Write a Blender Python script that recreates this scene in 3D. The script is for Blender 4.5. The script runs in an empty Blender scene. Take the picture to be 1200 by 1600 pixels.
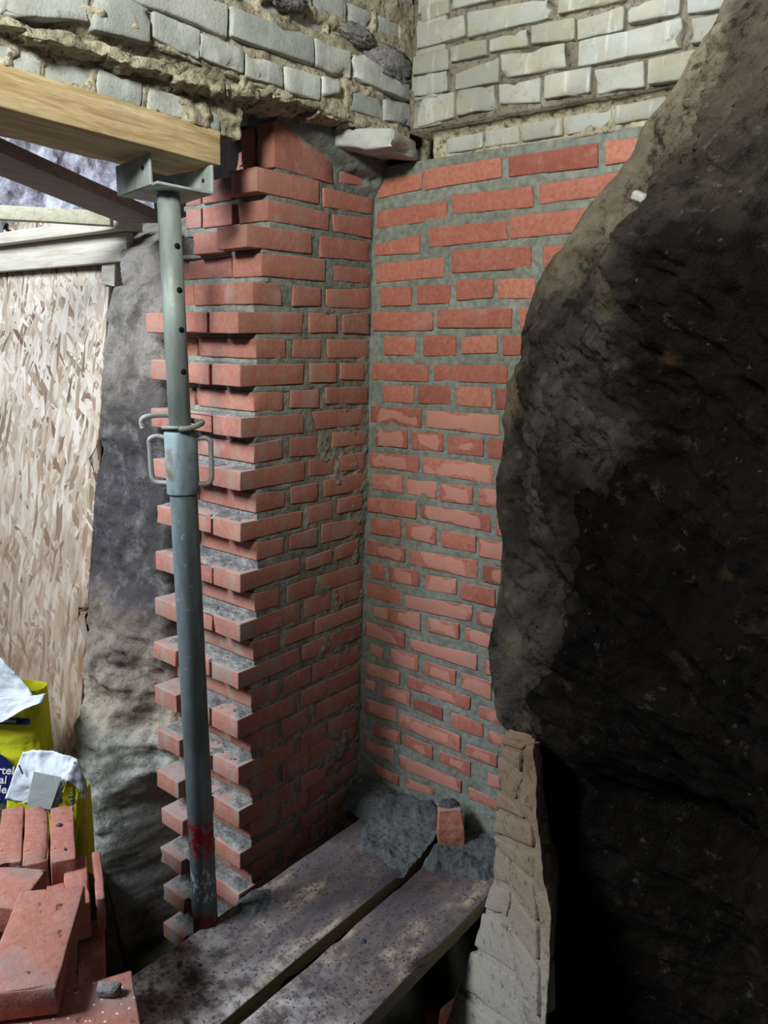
import bpy, bmesh, math, random
import numpy as np
from mathutils import Vector, Matrix, Euler

scene = bpy.context.scene
# ------------------------------------------------------------------ camera, world, lights, exposure
cam_data = bpy.data.cameras.new('camera')
cam_data.sensor_fit = 'VERTICAL'; cam_data.sensor_height = 32.0
cam_data.lens = 1188.6 * 32.0 / 1600.0
cam_data.clip_start = 0.02
cam = bpy.data.objects.new('camera', cam_data)
scene.collection.objects.link(cam)
RX = Matrix(((0.782, -0.605, -0.152), (0.623, 0.769, 0.141), (0.032, -0.205, 0.978)))   # right, forward, up in columns
_r = Vector((RX[0][0], RX[1][0], RX[2][0])).normalized()
_f = Vector((RX[0][1], RX[1][1], RX[2][1])).normalized()
_u = _r.cross(_f).normalized(); _r = _f.cross(_u).normalized()
cam.matrix_world = Matrix(((_r.x, _u.x, -_f.x, 1.4388), (_r.y, _u.y, -_f.y, -1.7404), (_r.z, _u.z, -_f.z, -0.0488), (0, 0, 0, 1)))
scene.camera = cam

world = bpy.data.worlds.new('world'); scene.world = world; world.use_nodes = True
world.node_tree.nodes['Background'].inputs[0].default_value = (0.75, 0.85, 1.0, 1)
world.node_tree.nodes['Background'].inputs[1].default_value = 0.09

def area(name, loc, target, size, power, color, size_y=None):
    l = bpy.data.lights.new(name, 'AREA'); l.energy = power; l.color = color
    l.shape = 'RECTANGLE'; l.size = size; l.size_y = size_y or size
    o = bpy.data.objects.new(name, l); scene.collection.objects.link(o)
    o.location = loc
    o.rotation_euler = (Vector(target) - Vector(loc)).to_track_quat('-Z', 'Y').to_euler()
    return o
area('daylight_opening', (-1.15, -3.1, 1.7), (-0.2, -0.6, -0.8), 1.3, 285, (0.80, 0.89, 1.0), 1.2)
sp = bpy.data.lights.new('work_lamp', 'SPOT'); sp.energy = 200; sp.color = (0.97, 1.0, 0.93); sp.spot_size = math.radians(88); sp.spot_blend = 1.0; sp.shadow_soft_size = 0.16
lamp = bpy.data.objects.new('work_lamp', sp); scene.collection.objects.link(lamp); lamp.location = (0.95, -2.05, 0.85)
lamp.rotation_euler = (Vector((0.15, 0.0, 0.62)) - Vector(lamp.location)).to_track_quat('-Z', 'Y').to_euler()

scene.view_settings.view_transform = 'Standard'
scene.view_settings.look = 'None'
scene.view_settings.exposure = 0.0
scene.view_settings.gamma = 1.0
scene.view_settings.use_curve_mapping = False

# ------------------------------------------------------------------ traced measures, in metres
BACK_BRICKS = [[[0.008,0.418],[0.159,0.422],[0.162,0.38],[0.01,0.369]],[[0.166,0.429],[0.4,0.431],[0.404,0.383],[0.169,0.376]],[[0.008,0.337],[0.243,0.344],[0.246,0.297],[0.01,0.291]],[[0.258,0.356],[0.492,0.356],[0.496,0.306],[0.261,0.308]],[[0.006,0.25],[0.16,0.266],[0.162,0.216],[0.006,0.218]],[[0.19,0.282],[0.43,0.282],[0.434,0.235],[0.193,0.229]],[[0.42,0.429],[0.649,0.431],[0.654,0.379],[0.423,0.382]],[[0.666,0.431],[0.788,0.431],[0.793,0.383],[0.671,0.38]],[[0.507,0.357],[0.717,0.363],[0.722,0.315],[0.51,0.311]],[[0.432,0.291],[0.671,0.294],[0.677,0.241],[0.436,0.236]],[[0.69,0.295],[0.815,0.304],[0.821,0.251],[0.695,0.243]],[[0.009,0.196],[0.241,0.204],[0.244,0.153],[0.011,0.143]],[[0.266,0.219],[0.499,0.217],[0.503,0.164],[0.269,0.161]],[[0.529,0.215],[0.632,0.214],[0.637,0.164],[0.534,0.163]],[[0.029,0.13],[0.138,0.132],[0.141,0.08],[0.031,0.078]],[[0.157,0.133],[0.266,0.133],[0.269,0.084],[0.159,0.083]],[[0.285,0.144],[0.396,0.144],[0.399,0.096],[0.288,0.091]],[[0.41,0.143],[0.516,0.141],[0.52,0.093],[0.413,0.093]],[[0.536,0.14],[0.611,0.138],[0.615,0.094],[0.539,0.094]],[[0.006,0.065],[0.214,0.063],[0.217,0.012],[0.006,0.011]],[[0.227,0.069],[0.456,0.071],[0.46,0.022],[0.23,0.02]],[[0.478,0.071],[0.621,0.071],[0.625,0.025],[0.481,0.023]],[[0.049,-0.002],[0.158,-0.003],[0.161,-0.055],[0.052,-0.056]],[[0.184,-0.001],[0.292,0.001],[0.295,-0.051],[0.187,-0.056]],[[0.309,-0.002],[0.418,0.006],[0.421,-0.041],[0.312,-0.047]],[[0.434,0.003],[0.525,0.004],[0.529,-0.045],[0.437,-0.047]],[[0.54,0.004],[0.619,0.005],[0.623,-0.042],[0.544,-0.044]],[[0.006,-0.078],[0.206,-0.077],[0.208,-0.125],[0.006,-0.129]],[[0.225,-0.077],[0.452,-0.07],[0.455,-0.117],[0.227,-0.12]],[[0.475,-0.068],[0.608,-0.064],[0.612,-0.111],[0.478,-0.116]],[[0.049,-0.141],[0.161,-0.136],[0.163,-0.187],[0.051,-0.19]],[[0.175,-0.133],[0.284,-0.131],[0.287,-0.182],[0.177,-0.186]],[[0.302,-0.131],[0.411,-0.128],[0.415,-0.182],[0.305,-0.182]],[[0.423,-0.131],[0.509,-0.128],[0.513,-0.182],[0.427,-0.184]],[[0.006,-0.203],[0.189,-0.197],[0.192,-0.254],[0.006,-0.254]],[[0.206,-0.202],[0.438,-0.198],[0.441,-0.252],[0.208,-0.249]],[[0.461,-0.199],[0.607,-0.197],[0.611,-0.246],[0.465,-0.249]],[[0.03,-0.271],[0.143,-0.263],[0.145,-0.316],[0.032,-0.32]],[[0.156,-0.267],[0.265,-0.259],[0.269,-0.312],[0.159,-0.317]],[[0.282,-0.264],[0.395,-0.264],[0.399,-0.312],[0.285,-0.315]],[[0.408,-0.263],[0.501,-0.259],[0.505,-0.31],[0.412,-0.314]],[[0.006,-0.34],[0.186,-0.332],[0.188,-0.381],[0.006,-0.386]],[[0.203,-0.332],[0.43,-0.329],[0.434,-0.382],[0.205,-0.38]],[[0.449,-0.329],[0.596,-0.324],[0.601,-0.378],[0.453,-0.383]],[[0.02,-0.403],[0.131,-0.394],[0.133,-0.448],[0.022,-0.451]],[[0.143,-0.404],[0.255,-0.397],[0.257,-0.446],[0.145,-0.448]],[[0.263,-0.4],[0.371,-0.395],[0.374,-0.445],[0.266,-0.452]],[[0.39,-0.396],[0.487,-0.392],[0.491,-0.442],[0.394,-0.444]],[[0.006,-0.476],[0.185,-0.464],[0.187,-0.515],[0.006,-0.521]],[[0.2,-0.471],[0.432,-0.464],[0.436,-0.513],[0.202,-0.509]],[[0.448,-0.471],[0.585,-0.463],[0.589,-0.513],[0.451,-0.518]],[[0.021,-0.535],[0.131,-0.527],[0.134,-0.582],[0.023,-0.587]],[[0.149,-0.529],[0.257,-0.527],[0.26,-0.58],[0.151,-0.579]],[[0.276,-0.533],[0.39,-0.529],[0.393,-0.579],[0.279,-0.579]],[[0.4,-0.534],[0.498,-0.532],[0.502,-0.584],[0.403,-0.585]],[[0.006,-0.607],[0.151,-0.608],[0.153,-0.653],[0.006,-0.656]],[[0.169,-0.609],[0.4,-0.597],[0.403,-0.651],[0.171,-0.655]],[[0.417,-0.603],[0.555,-0.601],[0.559,-0.653],[0.42,-0.654]],[[0.024,-0.679],[0.076,-0.674],[0.078,-0.724],[0.026,-0.727]],[[0.096,-0.675],[0.205,-0.667],[0.207,-0.714],[0.098,-0.724]],[[0.228,-0.674],[0.335,-0.663],[0.338,-0.711],[0.23,-0.72]],[[0.351,-0.669],[0.46,-0.666],[0.464,-0.717],[0.354,-0.718]],[[0.476,-0.665],[0.56,-0.663],[0.564,-0.711],[0.48,-0.716]],[[0.01,-0.741],[0.142,-0.735],[0.144,-0.788],[0.012,-0.789]],[[0.159,-0.751],[0.392,-0.73],[0.395,-0.777],[0.161,-0.79]],[[0.407,-0.74],[0.551,-0.732],[0.555,-0.776],[0.409,-0.779]],[[0.036,-0.818],[0.098,-0.805],[0.1,-0.848],[0.037,-0.848]],[[0.101,-0.804],[0.217,-0.794],[0.22,-0.848],[0.103,-0.85]],[[0.242,-0.8],[0.351,-0.792],[0.354,-0.838],[0.244,-0.841]],[[0.373,-0.796],[0.473,-0.798],[0.476,-0.839],[0.375,-0.836]],[[0.006,-0.87],[0.162,-0.868],[0.164,-0.921],[0.006,-0.915]],[[0.186,-0.882],[0.416,-0.867],[0.419,-0.914],[0.188,-0.915]],[[0.441,-0.874],[0.576,-0.865],[0.58,-0.91],[0.444,-0.916]],[[0.027,-0.938],[0.082,-0.944],[0.083,-0.977],[0.029,-0.972]],[[0.11,-0.931],[0.215,-0.927],[0.218,-0.979],[0.112,-0.98]],[[0.238,-0.935],[0.349,-0.935],[0.352,-0.981],[0.24,-0.978]],[[0.368,-0.934],[0.468,-0.933],[0.472,-0.987],[0.371,-0.978]],[[0.017,-1.005],[0.15,-0.997],[0.152,-1.041],[0.018,-1.045]],[[0.177,-0.999],[0.402,-1.0],[0.405,-1.042],[0.179,-1.041]],[[0.432,-1.014],[0.558,-1.005],[0.561,-1.047],[0.434,-1.052]],[[0.014,-1.062],[0.054,-1.058],[0.056,-1.092],[0.015,-1.092]],[[0.08,-1.058],[0.193,-1.054],[0.195,-1.1],[0.082,-1.098]],[[0.204,-1.066],[0.31,-1.062],[0.313,-1.107],[0.206,-1.099]],[[0.34,-1.067],[0.45,-1.064],[0.453,-1.11],[0.343,-1.112]],[[0.465,-1.078],[0.554,-1.073],[0.557,-1.115],[0.468,-1.114]],[[0.016,-1.127],[0.143,-1.12],[0.145,-1.167],[0.018,-1.176]],[[0.153,-1.13],[0.377,-1.127],[0.381,-1.179],[0.155,-1.175]],[[0.397,-1.145],[0.501,-1.141],[0.503,-1.18],[0.399,-1.182]],[[0.053,-1.202],[0.162,-1.191],[0.164,-1.235],[0.055,-1.243]],[[0.175,-1.195],[0.282,-1.195],[0.285,-1.242],[0.177,-1.234]],[[0.306,-1.201],[0.416,-1.196],[0.419,-1.244],[0.308,-1.238]],[[0.474,-1.206],[0.563,-1.2],[0.566,-1.238],[0.477,-1.245]],[[0.017,-1.263],[0.138,-1.262],[0.14,-1.306],[0.019,-1.31]],[[0.158,-1.269],[0.389,-1.266],[0.391,-1.307],[0.16,-1.314]],[[0.055,-1.335],[0.162,-1.343],[0.164,-1.376],[0.057,-1.374]],[[0.186,-1.339],[0.296,-1.33],[0.297,-1.355],[0.188,-1.375]],[[0.412,-1.277],[0.513,-1.278],[0.515,-1.31],[0.414,-1.315]],[[0.034,-1.401],[0.146,-1.4],[0.147,-1.428],[0.036,-1.44]]]
SIDE_BRICKS = [[[-0.146,0.427],[-0.008,0.427],[-0.008,0.396],[-0.145,0.387]],[[-0.209,0.363],[-0.008,0.37],[-0.008,0.328],[-0.207,0.316]],[[-0.168,0.304],[-0.008,0.318],[-0.008,0.263],[-0.167,0.261]],[[-0.218,0.244],[-0.015,0.254],[-0.012,0.201],[-0.217,0.19]],[[-0.167,0.176],[-0.012,0.182],[-0.01,0.141],[-0.166,0.134]],[[-0.317,0.111],[-0.213,0.113],[-0.212,0.066],[-0.317,0.059]],[[-0.19,0.112],[-0.008,0.129],[-0.008,0.072],[-0.189,0.064]],[[-0.256,0.047],[-0.149,0.05],[-0.148,-0.0],[-0.255,-0.005]],[[-0.123,0.049],[-0.012,0.063],[-0.009,0.001],[-0.121,-0.0]],[[-0.313,-0.022],[-0.208,-0.019],[-0.207,-0.069],[-0.313,-0.071]],[[-0.182,-0.018],[-0.008,-0.013],[-0.008,-0.066],[-0.181,-0.069]],[[-0.251,-0.083],[-0.145,-0.081],[-0.144,-0.134],[-0.25,-0.134]],[[-0.128,-0.08],[-0.026,-0.081],[-0.024,-0.129],[-0.127,-0.127]],[[-0.321,-0.153],[-0.215,-0.153],[-0.214,-0.203],[-0.321,-0.199]],[[-0.188,-0.148],[-0.008,-0.147],[-0.008,-0.198],[-0.187,-0.193]],[[-0.244,-0.211],[-0.026,-0.21],[-0.024,-0.258],[-0.243,-0.263]],[[-0.322,-0.276],[-0.216,-0.28],[-0.215,-0.333],[-0.322,-0.328]],[[-0.155,-0.273],[-0.008,-0.275],[-0.008,-0.317],[-0.154,-0.316]],[[-0.25,-0.342],[-0.142,-0.341],[-0.141,-0.391],[-0.249,-0.39]],[[-0.126,-0.342],[-0.015,-0.338],[-0.013,-0.389],[-0.125,-0.387]],[[-0.319,-0.411],[-0.215,-0.408],[-0.213,-0.463],[-0.318,-0.456]],[[-0.189,-0.406],[-0.008,-0.401],[-0.008,-0.454],[-0.187,-0.454]],[[-0.254,-0.472],[-0.149,-0.47],[-0.148,-0.521],[-0.253,-0.523]],[[-0.129,-0.467],[-0.022,-0.465],[-0.02,-0.512],[-0.127,-0.51]],[[-0.321,-0.543],[-0.214,-0.538],[-0.213,-0.591],[-0.321,-0.582]],[[-0.195,-0.532],[-0.013,-0.537],[-0.011,-0.587],[-0.194,-0.589]],[[-0.257,-0.618],[-0.151,-0.612],[-0.15,-0.654],[-0.256,-0.655]],[[-0.135,-0.611],[-0.031,-0.602],[-0.029,-0.648],[-0.133,-0.65]]]
COURSES = [["T1",-0.44,0.369,0.314,-0.225,0.376,0.319],["T2",-0.405,0.304,0.254,-0.185,0.306,0.26],["T3",-0.472,0.237,0.184,-0.249,0.247,0.195],["A",-0.424,0.178,0.123,-0.197,0.188,0.131],["B",-0.453,0.108,0.055,-0.355,0.111,0.058],["C",-0.499,0.035,-0.016,-0.279,0.045,-0.007],["D",-0.443,-0.025,-0.074,-0.341,-0.025,-0.071],["E",-0.493,-0.089,-0.142,-0.275,-0.085,-0.137],["F",-0.449,-0.155,-0.204,-0.349,-0.157,-0.205],["G",-0.492,-0.217,-0.267,-0.273,-0.215,-0.268],["H",-0.45,-0.284,-0.334,-0.35,-0.278,-0.329],["I",-0.496,-0.351,-0.4,-0.266,-0.343,-0.397],["J",-0.444,-0.413,-0.463,-0.34,-0.417,-0.46],["K",-0.497,-0.481,-0.532,-0.274,-0.48,-0.525],["L",-0.442,-0.541,-0.591,-0.344,-0.544,-0.587],["M",-0.498,-0.614,-0.666,-0.282,-0.613,-0.656],["N",-0.448,-0.68,-0.729,-0.36,-0.681,-0.732],["O",-0.5,-0.749,-0.799,-0.278,-0.741,-0.796],["P",-0.454,-0.812,-0.865,-0.356,-0.814,-0.859],["Q",-0.508,-0.881,-0.929,-0.281,-0.877,-0.926],["R",-0.462,-0.948,-0.999,-0.36,-0.948,-1.002],["S",-0.511,-1.014,-1.069,-0.292,-1.016,-1.07],["T",-0.465,-1.075,-1.128,-0.362,-1.079,-1.134],["U",-0.51,-1.151,-1.205,-0.296,-1.155,-1.21],["V",-0.465,-1.207,-1.266,-0.364,-1.209,-1.267],["W",-0.509,-1.283,-1.338,-0.297,-1.288,-1.342],["X",-0.468,-1.339,-1.393,-0.366,-1.342,-1.396],["Y",-0.506,-1.415,-1.467,-0.298,-1.424,-1.477],["Z",-0.464,-1.477,-1.53,-0.37,-1.477,-1.529],["AA",-0.512,-1.539,-1.59,-0.302,-1.553,-1.606]]
OLD_LEFT = [[0.1,[-0.832,0.618],[-0.603,0.631],[-0.604,0.57],[-0.834,0.562]],[0.1,[-0.598,0.632],[-0.357,0.649],[-0.356,0.591],[-0.599,0.574]],[0.1,[-0.353,0.647],[-0.229,0.655],[-0.226,0.595],[-0.351,0.589]],[0.105,[-0.227,0.658],[0.003,0.675],[0.008,0.605],[-0.225,0.599]],[0.1,[-1.016,0.595],[-0.835,0.617],[-0.838,0.567],[-1.018,0.557]],[0.095,[-0.784,0.566],[-0.673,0.566],[-0.674,0.509],[-0.786,0.516]],[0.1,[-0.907,0.562],[-0.79,0.564],[-0.793,0.504],[-0.911,0.489]],[0.1,[-1.069,0.54],[-0.913,0.544],[-0.915,0.499],[-1.074,0.462]],[0.1,[-0.676,0.56],[-0.561,0.563],[-0.562,0.514],[-0.677,0.514]],[0.1,[-0.558,0.56],[-0.447,0.565],[-0.446,0.52],[-0.558,0.511]],[0.1,[-0.443,0.565],[-0.33,0.575],[-0.329,0.523],[-0.442,0.51]],[0.1,[-0.325,0.578],[-0.261,0.579],[-0.26,0.555],[-0.324,0.534]],[0.09,[-0.219,0.58],[-0.082,0.589],[-0.079,0.539],[-0.217,0.532]],[0.1,[-0.089,0.59],[0.029,0.597],[0.033,0.548],[-0.086,0.541]],[0.05,[-1.114,0.434],[-0.982,0.439],[-0.984,0.397],[-1.118,0.386]],[0.045,[-0.977,0.443],[-0.884,0.449],[-0.886,0.401],[-0.98,0.397]],[0.055,[-0.877,0.446],[-0.782,0.447],[-0.784,0.403],[-0.88,0.399]],[0.05,[-0.772,0.447],[-0.66,0.448],[-0.661,0.407],[-0.773,0.398]],[0.05,[-0.654,0.443],[-0.585,0.438],[-0.585,0.402],[-0.655,0.403]],[0.085,[-0.36,0.75],[-0.238,0.768],[-0.237,0.722],[-0.359,0.71]],[0.085,[-0.236,0.769],[-0.131,0.779],[-0.129,0.733],[-0.235,0.72]],[0.085,[-0.126,0.775],[-0.027,0.787],[-0.025,0.751],[-0.124,0.733]],[0.085,[-0.515,0.729],[-0.366,0.748],[-0.365,0.715],[-0.515,0.686]],[0.075,[-0.42,0.694],[-0.299,0.699],[-0.299,0.672],[-0.419,0.658]],[0.075,[-0.295,0.703],[-0.2,0.713],[-0.199,0.688],[-0.294,0.673]],[0.07,[-0.569,0.683],[-0.421,0.7],[-0.42,0.664],[-0.569,0.652]]]
OLD_RIGHT = [[-0.04,[0.155,0.76],[0.301,0.754],[0.304,0.707],[0.158,0.706]],[-0.04,[0.306,0.758],[0.529,0.74],[0.533,0.698],[0.309,0.702]],[-0.04,[0.542,0.754],[0.699,0.74],[0.704,0.693],[0.547,0.699]],[-0.04,[0.146,0.694],[0.254,0.69],[0.257,0.643],[0.149,0.647]],[-0.04,[0.147,0.643],[0.257,0.64],[0.26,0.591],[0.149,0.595]],[-0.04,[0.258,0.694],[0.364,0.69],[0.367,0.652],[0.26,0.658]],[-0.04,[0.37,0.686],[0.474,0.688],[0.477,0.651],[0.371,0.658]],[-0.04,[0.482,0.692],[0.589,0.686],[0.593,0.638],[0.485,0.652]],[-0.04,[0.593,0.681],[0.698,0.685],[0.703,0.637],[0.596,0.639]],[-0.04,[0.708,0.683],[0.817,0.68],[0.821,0.642],[0.712,0.645]],[-0.04,[0.829,0.679],[0.936,0.676],[0.941,0.631],[0.834,0.637]],[-0.04,[0.277,0.629],[0.399,0.644],[0.403,0.59],[0.279,0.592]],[-0.04,[0.405,0.646],[0.57,0.639],[0.575,0.587],[0.409,0.596]],[-0.04,[0.601,0.635],[0.826,0.635],[0.832,0.577],[0.606,0.584]],[-0.04,[0.844,0.628],[0.953,0.626],[0.959,0.578],[0.849,0.58]],[-0.04,[0.162,0.587],[0.276,0.589],[0.279,0.53],[0.165,0.521]],[-0.04,[0.283,0.589],[0.394,0.584],[0.398,0.529],[0.287,0.532]],[-0.04,[0.403,0.583],[0.512,0.58],[0.517,0.526],[0.406,0.539]],[-0.04,[0.524,0.581],[0.635,0.578],[0.64,0.525],[0.528,0.531]],[-0.04,[0.643,0.571],[0.755,0.569],[0.76,0.518],[0.648,0.522]],[-0.04,[0.763,0.57],[0.889,0.569],[0.896,0.512],[0.768,0.518]],[-0.04,[0.161,0.806],[0.248,0.801],[0.25,0.769],[0.163,0.765]],[-0.04,[0.257,0.803],[0.408,0.794],[0.41,0.769],[0.259,0.776]],[0,[0.229,0.495],[0.34,0.498],[0.343,0.459],[0.231,0.46]],[0,[0.348,0.497],[0.444,0.496],[0.447,0.457],[0.35,0.458]],[0,[0.451,0.498],[0.559,0.499],[0.563,0.456],[0.454,0.458]],[0,[0.565,0.498],[0.674,0.5],[0.678,0.46],[0.569,0.459]],[0,[0.681,0.502],[0.794,0.504],[0.798,0.463],[0.685,0.462]],[0.14,[-0.101,0.938],[-0.023,0.933],[-0.02,0.875],[-0.098,0.872]],[0.14,[-0.014,0.891],[0.08,0.884],[0.083,0.833],[-0.012,0.837]],[0.14,[0.087,0.908],[0.206,0.898],[0.209,0.852],[0.09,0.86]],[0.14,[-0.01,0.95],[0.077,0.941],[0.08,0.889],[-0.008,0.898]]]
FOOT_BRICKS = [[[-0.001,-0.911],[0.098,-0.883],[0.087,-0.901],[-0.004,-0.934]],[[-0.003,-0.939],[0.088,-0.907],[0.098,-0.952],[-0.007,-0.954]],[[-0.008,-0.968],[0.097,-0.966],[0.078,-1.028],[-0.003,-1.045]],[[-0.001,-1.055],[0.074,-1.037],[0.124,-1.047],[-0.001,-1.097]],[[0.0,-1.105],[0.147,-1.049],[0.165,-1.093],[-0.009,-1.17]],[[-0.005,-1.178],[0.163,-1.111],[0.177,-1.165],[0.005,-1.199]],[[0.01,-1.21],[0.073,-1.186],[0.089,-1.248],[0.009,-1.289]],[[0.085,-1.181],[0.178,-1.172],[0.207,-1.247],[0.101,-1.244]],[[0.006,-1.305],[0.091,-1.258],[0.094,-1.331],[-0.001,-1.374]],[[0.103,-1.255],[0.208,-1.255],[0.23,-1.324],[0.105,-1.329]],[[-0.012,-1.4],[0.094,-1.348],[0.157,-1.419],[-0.018,-1.495]],[[0.104,-1.34],[0.234,-1.336],[0.269,-1.432],[0.169,-1.418]],[[-0.021,-1.511],[0.167,-1.428],[0.231,-1.5],[-0.009,-1.606]],[[-0.012,-1.621],[0.233,-1.514],[0.279,-1.564],[-0.002,-1.738]]]
MASS_EDGE = [[0.584,0.996],[0.522,0.972],[0.461,0.932],[0.404,0.899],[0.377,0.867],[0.315,0.844],[0.27,0.798],[0.232,0.763],[0.187,0.738],[0.122,0.683],[0.066,0.662],[0.001,0.646],[-0.051,0.646],[-0.106,0.619],[-0.189,0.611],[-0.272,0.619],[-0.316,0.606],[-0.387,0.616],[-0.473,0.629],[-0.562,0.632],[-0.64,0.621],[-0.705,0.614],[-0.781,0.624],[-0.855,0.642],[-0.912,0.663]]


# ------------------------------------------------------------------ noise
def _hash(ix, iy, iz, seed):
    n = (ix * 374761393 + iy * 668265263 + iz * 2147483647 + seed * 1274126177) & 0xffffffff
    n = ((n ^ (n >> 13)) * 1274126177) & 0xffffffff
    n = ((n ^ (n >> 16)) * 2246822519) & 0xffffffff
    return ((n ^ (n >> 15)) & 0xffffff) / float(0x7fffff) - 1.0
def vnoise(p, seed=0):
    p = np.asarray(p, float); i = np.floor(p).astype(np.int64); f = p - i; f = f * f * (3 - 2 * f)
    x, y, z = i[..., 0], i[..., 1], i[..., 2]; fx, fy, fz = f[..., 0], f[..., 1], f[..., 2]
    def L(a, b, t): return a + (b - a) * t
    h = lambda a, b, c: _hash(x + a, y + b, z + c, seed)
    return L(L(L(h(0,0,0), h(1,0,0), fx), L(h(0,1,0), h(1,1,0), fx), fy), L(L(h(0,0,1), h(1,0,1), fx), L(h(0,1,1), h(1,1,1), fx), fy), fz)
def fbm(p, scale, octaves=4, seed=0, gain=0.5, ridged=False):
    p = np.asarray(p, float) * scale; a = 1.0; s = 0; t = 0
    for k in range(octaves):
        n = vnoise(p + 17.3 * k, seed + k)
        if ridged: n = 1 - 2 * np.abs(n)
        s = s + a * n; t += a; a *= gain; p = p * 2.03
    return s / t
def sstep(a, b, x):
    t = np.clip((np.asarray(x, float) - a) / (b - a), 0, 1); return t * t * (3 - 2 * t)

# ------------------------------------------------------------------ objects
COL = scene.collection
def link_mesh(name, verts, faces, mat, parent=None, smooth=True):
    me = bpy.data.meshes.new(name)
    me.from_pydata([tuple(map(float, v)) for v in verts], [], [tuple(map(int, f)) for f in faces])
    me.materials.append(mat)
    if smooth: me.polygons.foreach_set('use_smooth', [True] * len(me.polygons))
    me.update()
    o = bpy.data.objects.new(name, me); COL.objects.link(o)
    if parent: set_parent(o, parent)
    return o
def grid_mesh(name, P, mat, parent=None, flip=False, mask=None, smooth=True):
    nv, nu = P.shape[:2]; idx = np.arange(nu * nv).reshape(nv, nu)
    q = np.stack([idx[:-1, :-1], idx[:-1, 1:], idx[1:, 1:], idx[1:, :-1]], -1)
    if mask is not None:
        k = mask[:-1, :-1] & mask[:-1, 1:] & mask[1:, 1:] & mask[1:, :-1]; q = q[k]
    q = q.reshape(-1, 4)
    if flip: q = q[:, ::-1]
    V = P.reshape(-1, 3)
    used = np.unique(q); remap = -np.ones(len(V), int); remap[used] = np.arange(len(used)); V = V[used]; q = remap[q]
    me = bpy.data.meshes.new(name)
    me.vertices.add(len(V)); me.vertices.foreach_set('co', V.astype(np.float32).ravel())
    me.loops.add(q.size); me.loops.foreach_set('vertex_index', q.astype(np.int32).ravel())
    me.polygons.add(len(q)); me.polygons.foreach_set('loop_start', np.arange(0, q.size, 4, dtype=np.int32)); me.polygons.foreach_set('loop_total', np.full(len(q), 4, dtype=np.int32))
    me.polygons.foreach_set('use_smooth', np.full(len(q), smooth))
    me.materials.append(mat); me.update(calc_edges=True); me.validate()
    o = bpy.data.objects.new(name, me); COL.objects.link(o)
    if parent: set_parent(o, parent)
    return o
def set_parent(o, parent):
    o.parent = parent; o.matrix_parent_inverse = parent.matrix_basis.inverted()
def thing(name, label, cat, loc, group=None):
    o = bpy.data.objects.new(name, None); COL.objects.link(o); o.location = loc; o.empty_display_size = 0.05
    o['label'] = label; o['category'] = cat
    if group: o['group'] = group
    return o
def tag(o, label=None, cat=None, kind=None, group=None):
    for k, v in (('label', label), ('category', cat), ('kind', kind), ('group', group)):
        if v: o[k] = v
    return o

def skirted(P, back):
    """adds a border ring pushed back so that a relief sheet has real thickness"""
    nv, nu = P.shape[:2]; Q = np.zeros((nv + 2, nu + 2, 3)); Q[1:-1, 1:-1] = P
    Q[0, 1:-1] = P[0] + back; Q[-1, 1:-1] = P[-1] + back; Q[1:-1, 0] = P[:, 0] + back; Q[1:-1, -1] = P[:, -1] + back
    Q[0, 0] = P[0, 0] + back; Q[0, -1] = P[0, -1] + back; Q[-1, 0] = P[-1, 0] + back; Q[-1, -1] = P[-1, -1] + back
    return Q

_lat = {}
def lattice(na, nb, nc):
    if (na, nb, nc) in _lat: return _lat[(na, nb, nc)]
    ids = {}; faces = []
    def g(i, j, k): return ids.setdefault((i, j, k), len(ids))
    A, B, C_ = na - 1, nb - 1, nc - 1
    for i in range(A):
        for j in range(B):
            faces.append((g(i, j, 0), g(i, j+1, 0), g(i+1, j+1, 0), g(i+1, j, 0)))
            faces.append((g(i, j, C_), g(i+1, j, C_), g(i+1, j+1, C_), g(i, j+1, C_)))
    for i in range(A):
        for k in range(C_):
            faces.append((g(i, 0, k), g(i+1, 0, k), g(i+1, 0, k+1), g(i, 0, k+1)))
            faces.append((g(i, B, k), g(i, B, k+1), g(i+1, B, k+1), g(i+1, B, k)))
    for j in range(B):
        for k in range(C_):
            faces.append((g(0, j, k), g(0, j, k+1), g(0, j+1, k+1), g(0, j+1, k)))
            faces.append((g(A, j, k), g(A, j+1, k), g(A, j+1, k+1), g(A, j, k+1)))
    I = np.array(list(ids.keys())); _lat[(na, nb, nc)] = (I, faces); return I, faces
def rbox(L, r=0.003, mids=(3, 1, 1), amp=0.0008, freq=25, seed=0, chip=0.0):
    """a block [0,L] with rounded, slightly wandering arrises; returns verts, faces"""
    ax = []
    for l, m in zip(L, mids):
        rr = min(r, l * .3); a = [0, rr * .35, rr] + [rr + (l - 2 * rr) * (k + 1) / (m + 1) for k in range(m)] + [l - rr, l - rr * .35, l]
        ax.append(np.array(a))
    I, F = lattice(*[len(a) for a in ax])
    P = np.stack([ax[k][I[:, k]] for k in range(3)], -1)
    Lm = np.array(L); rr = np.minimum(r, Lm * .3)
    Q = np.clip(P, rr, Lm - rr); D = P - Q; n = np.linalg.norm(D, axis=1, keepdims=True); n[n == 0] = 1
    V = Q + D / n * np.minimum(n, rr.min())
    off = np.array([seed * 3.1, seed * 1.7, seed * 0.9])
    nz = np.stack([fbm(P + off, freq, 3, seed=11 * k + 5, gain=.6) for k in range(3)], -1)
    V = V + nz * amp
    if chip:
        edge = ((np.minimum(P, Lm - P) < rr * 1.2).sum(1) >= 2)
        c = np.clip(fbm(P + off, 35, 2, seed=77) - .25, 0, 1) * chip
        V = V + (Lm / 2 - V) * (edge * c)[:, None]
    return V, F
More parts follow.
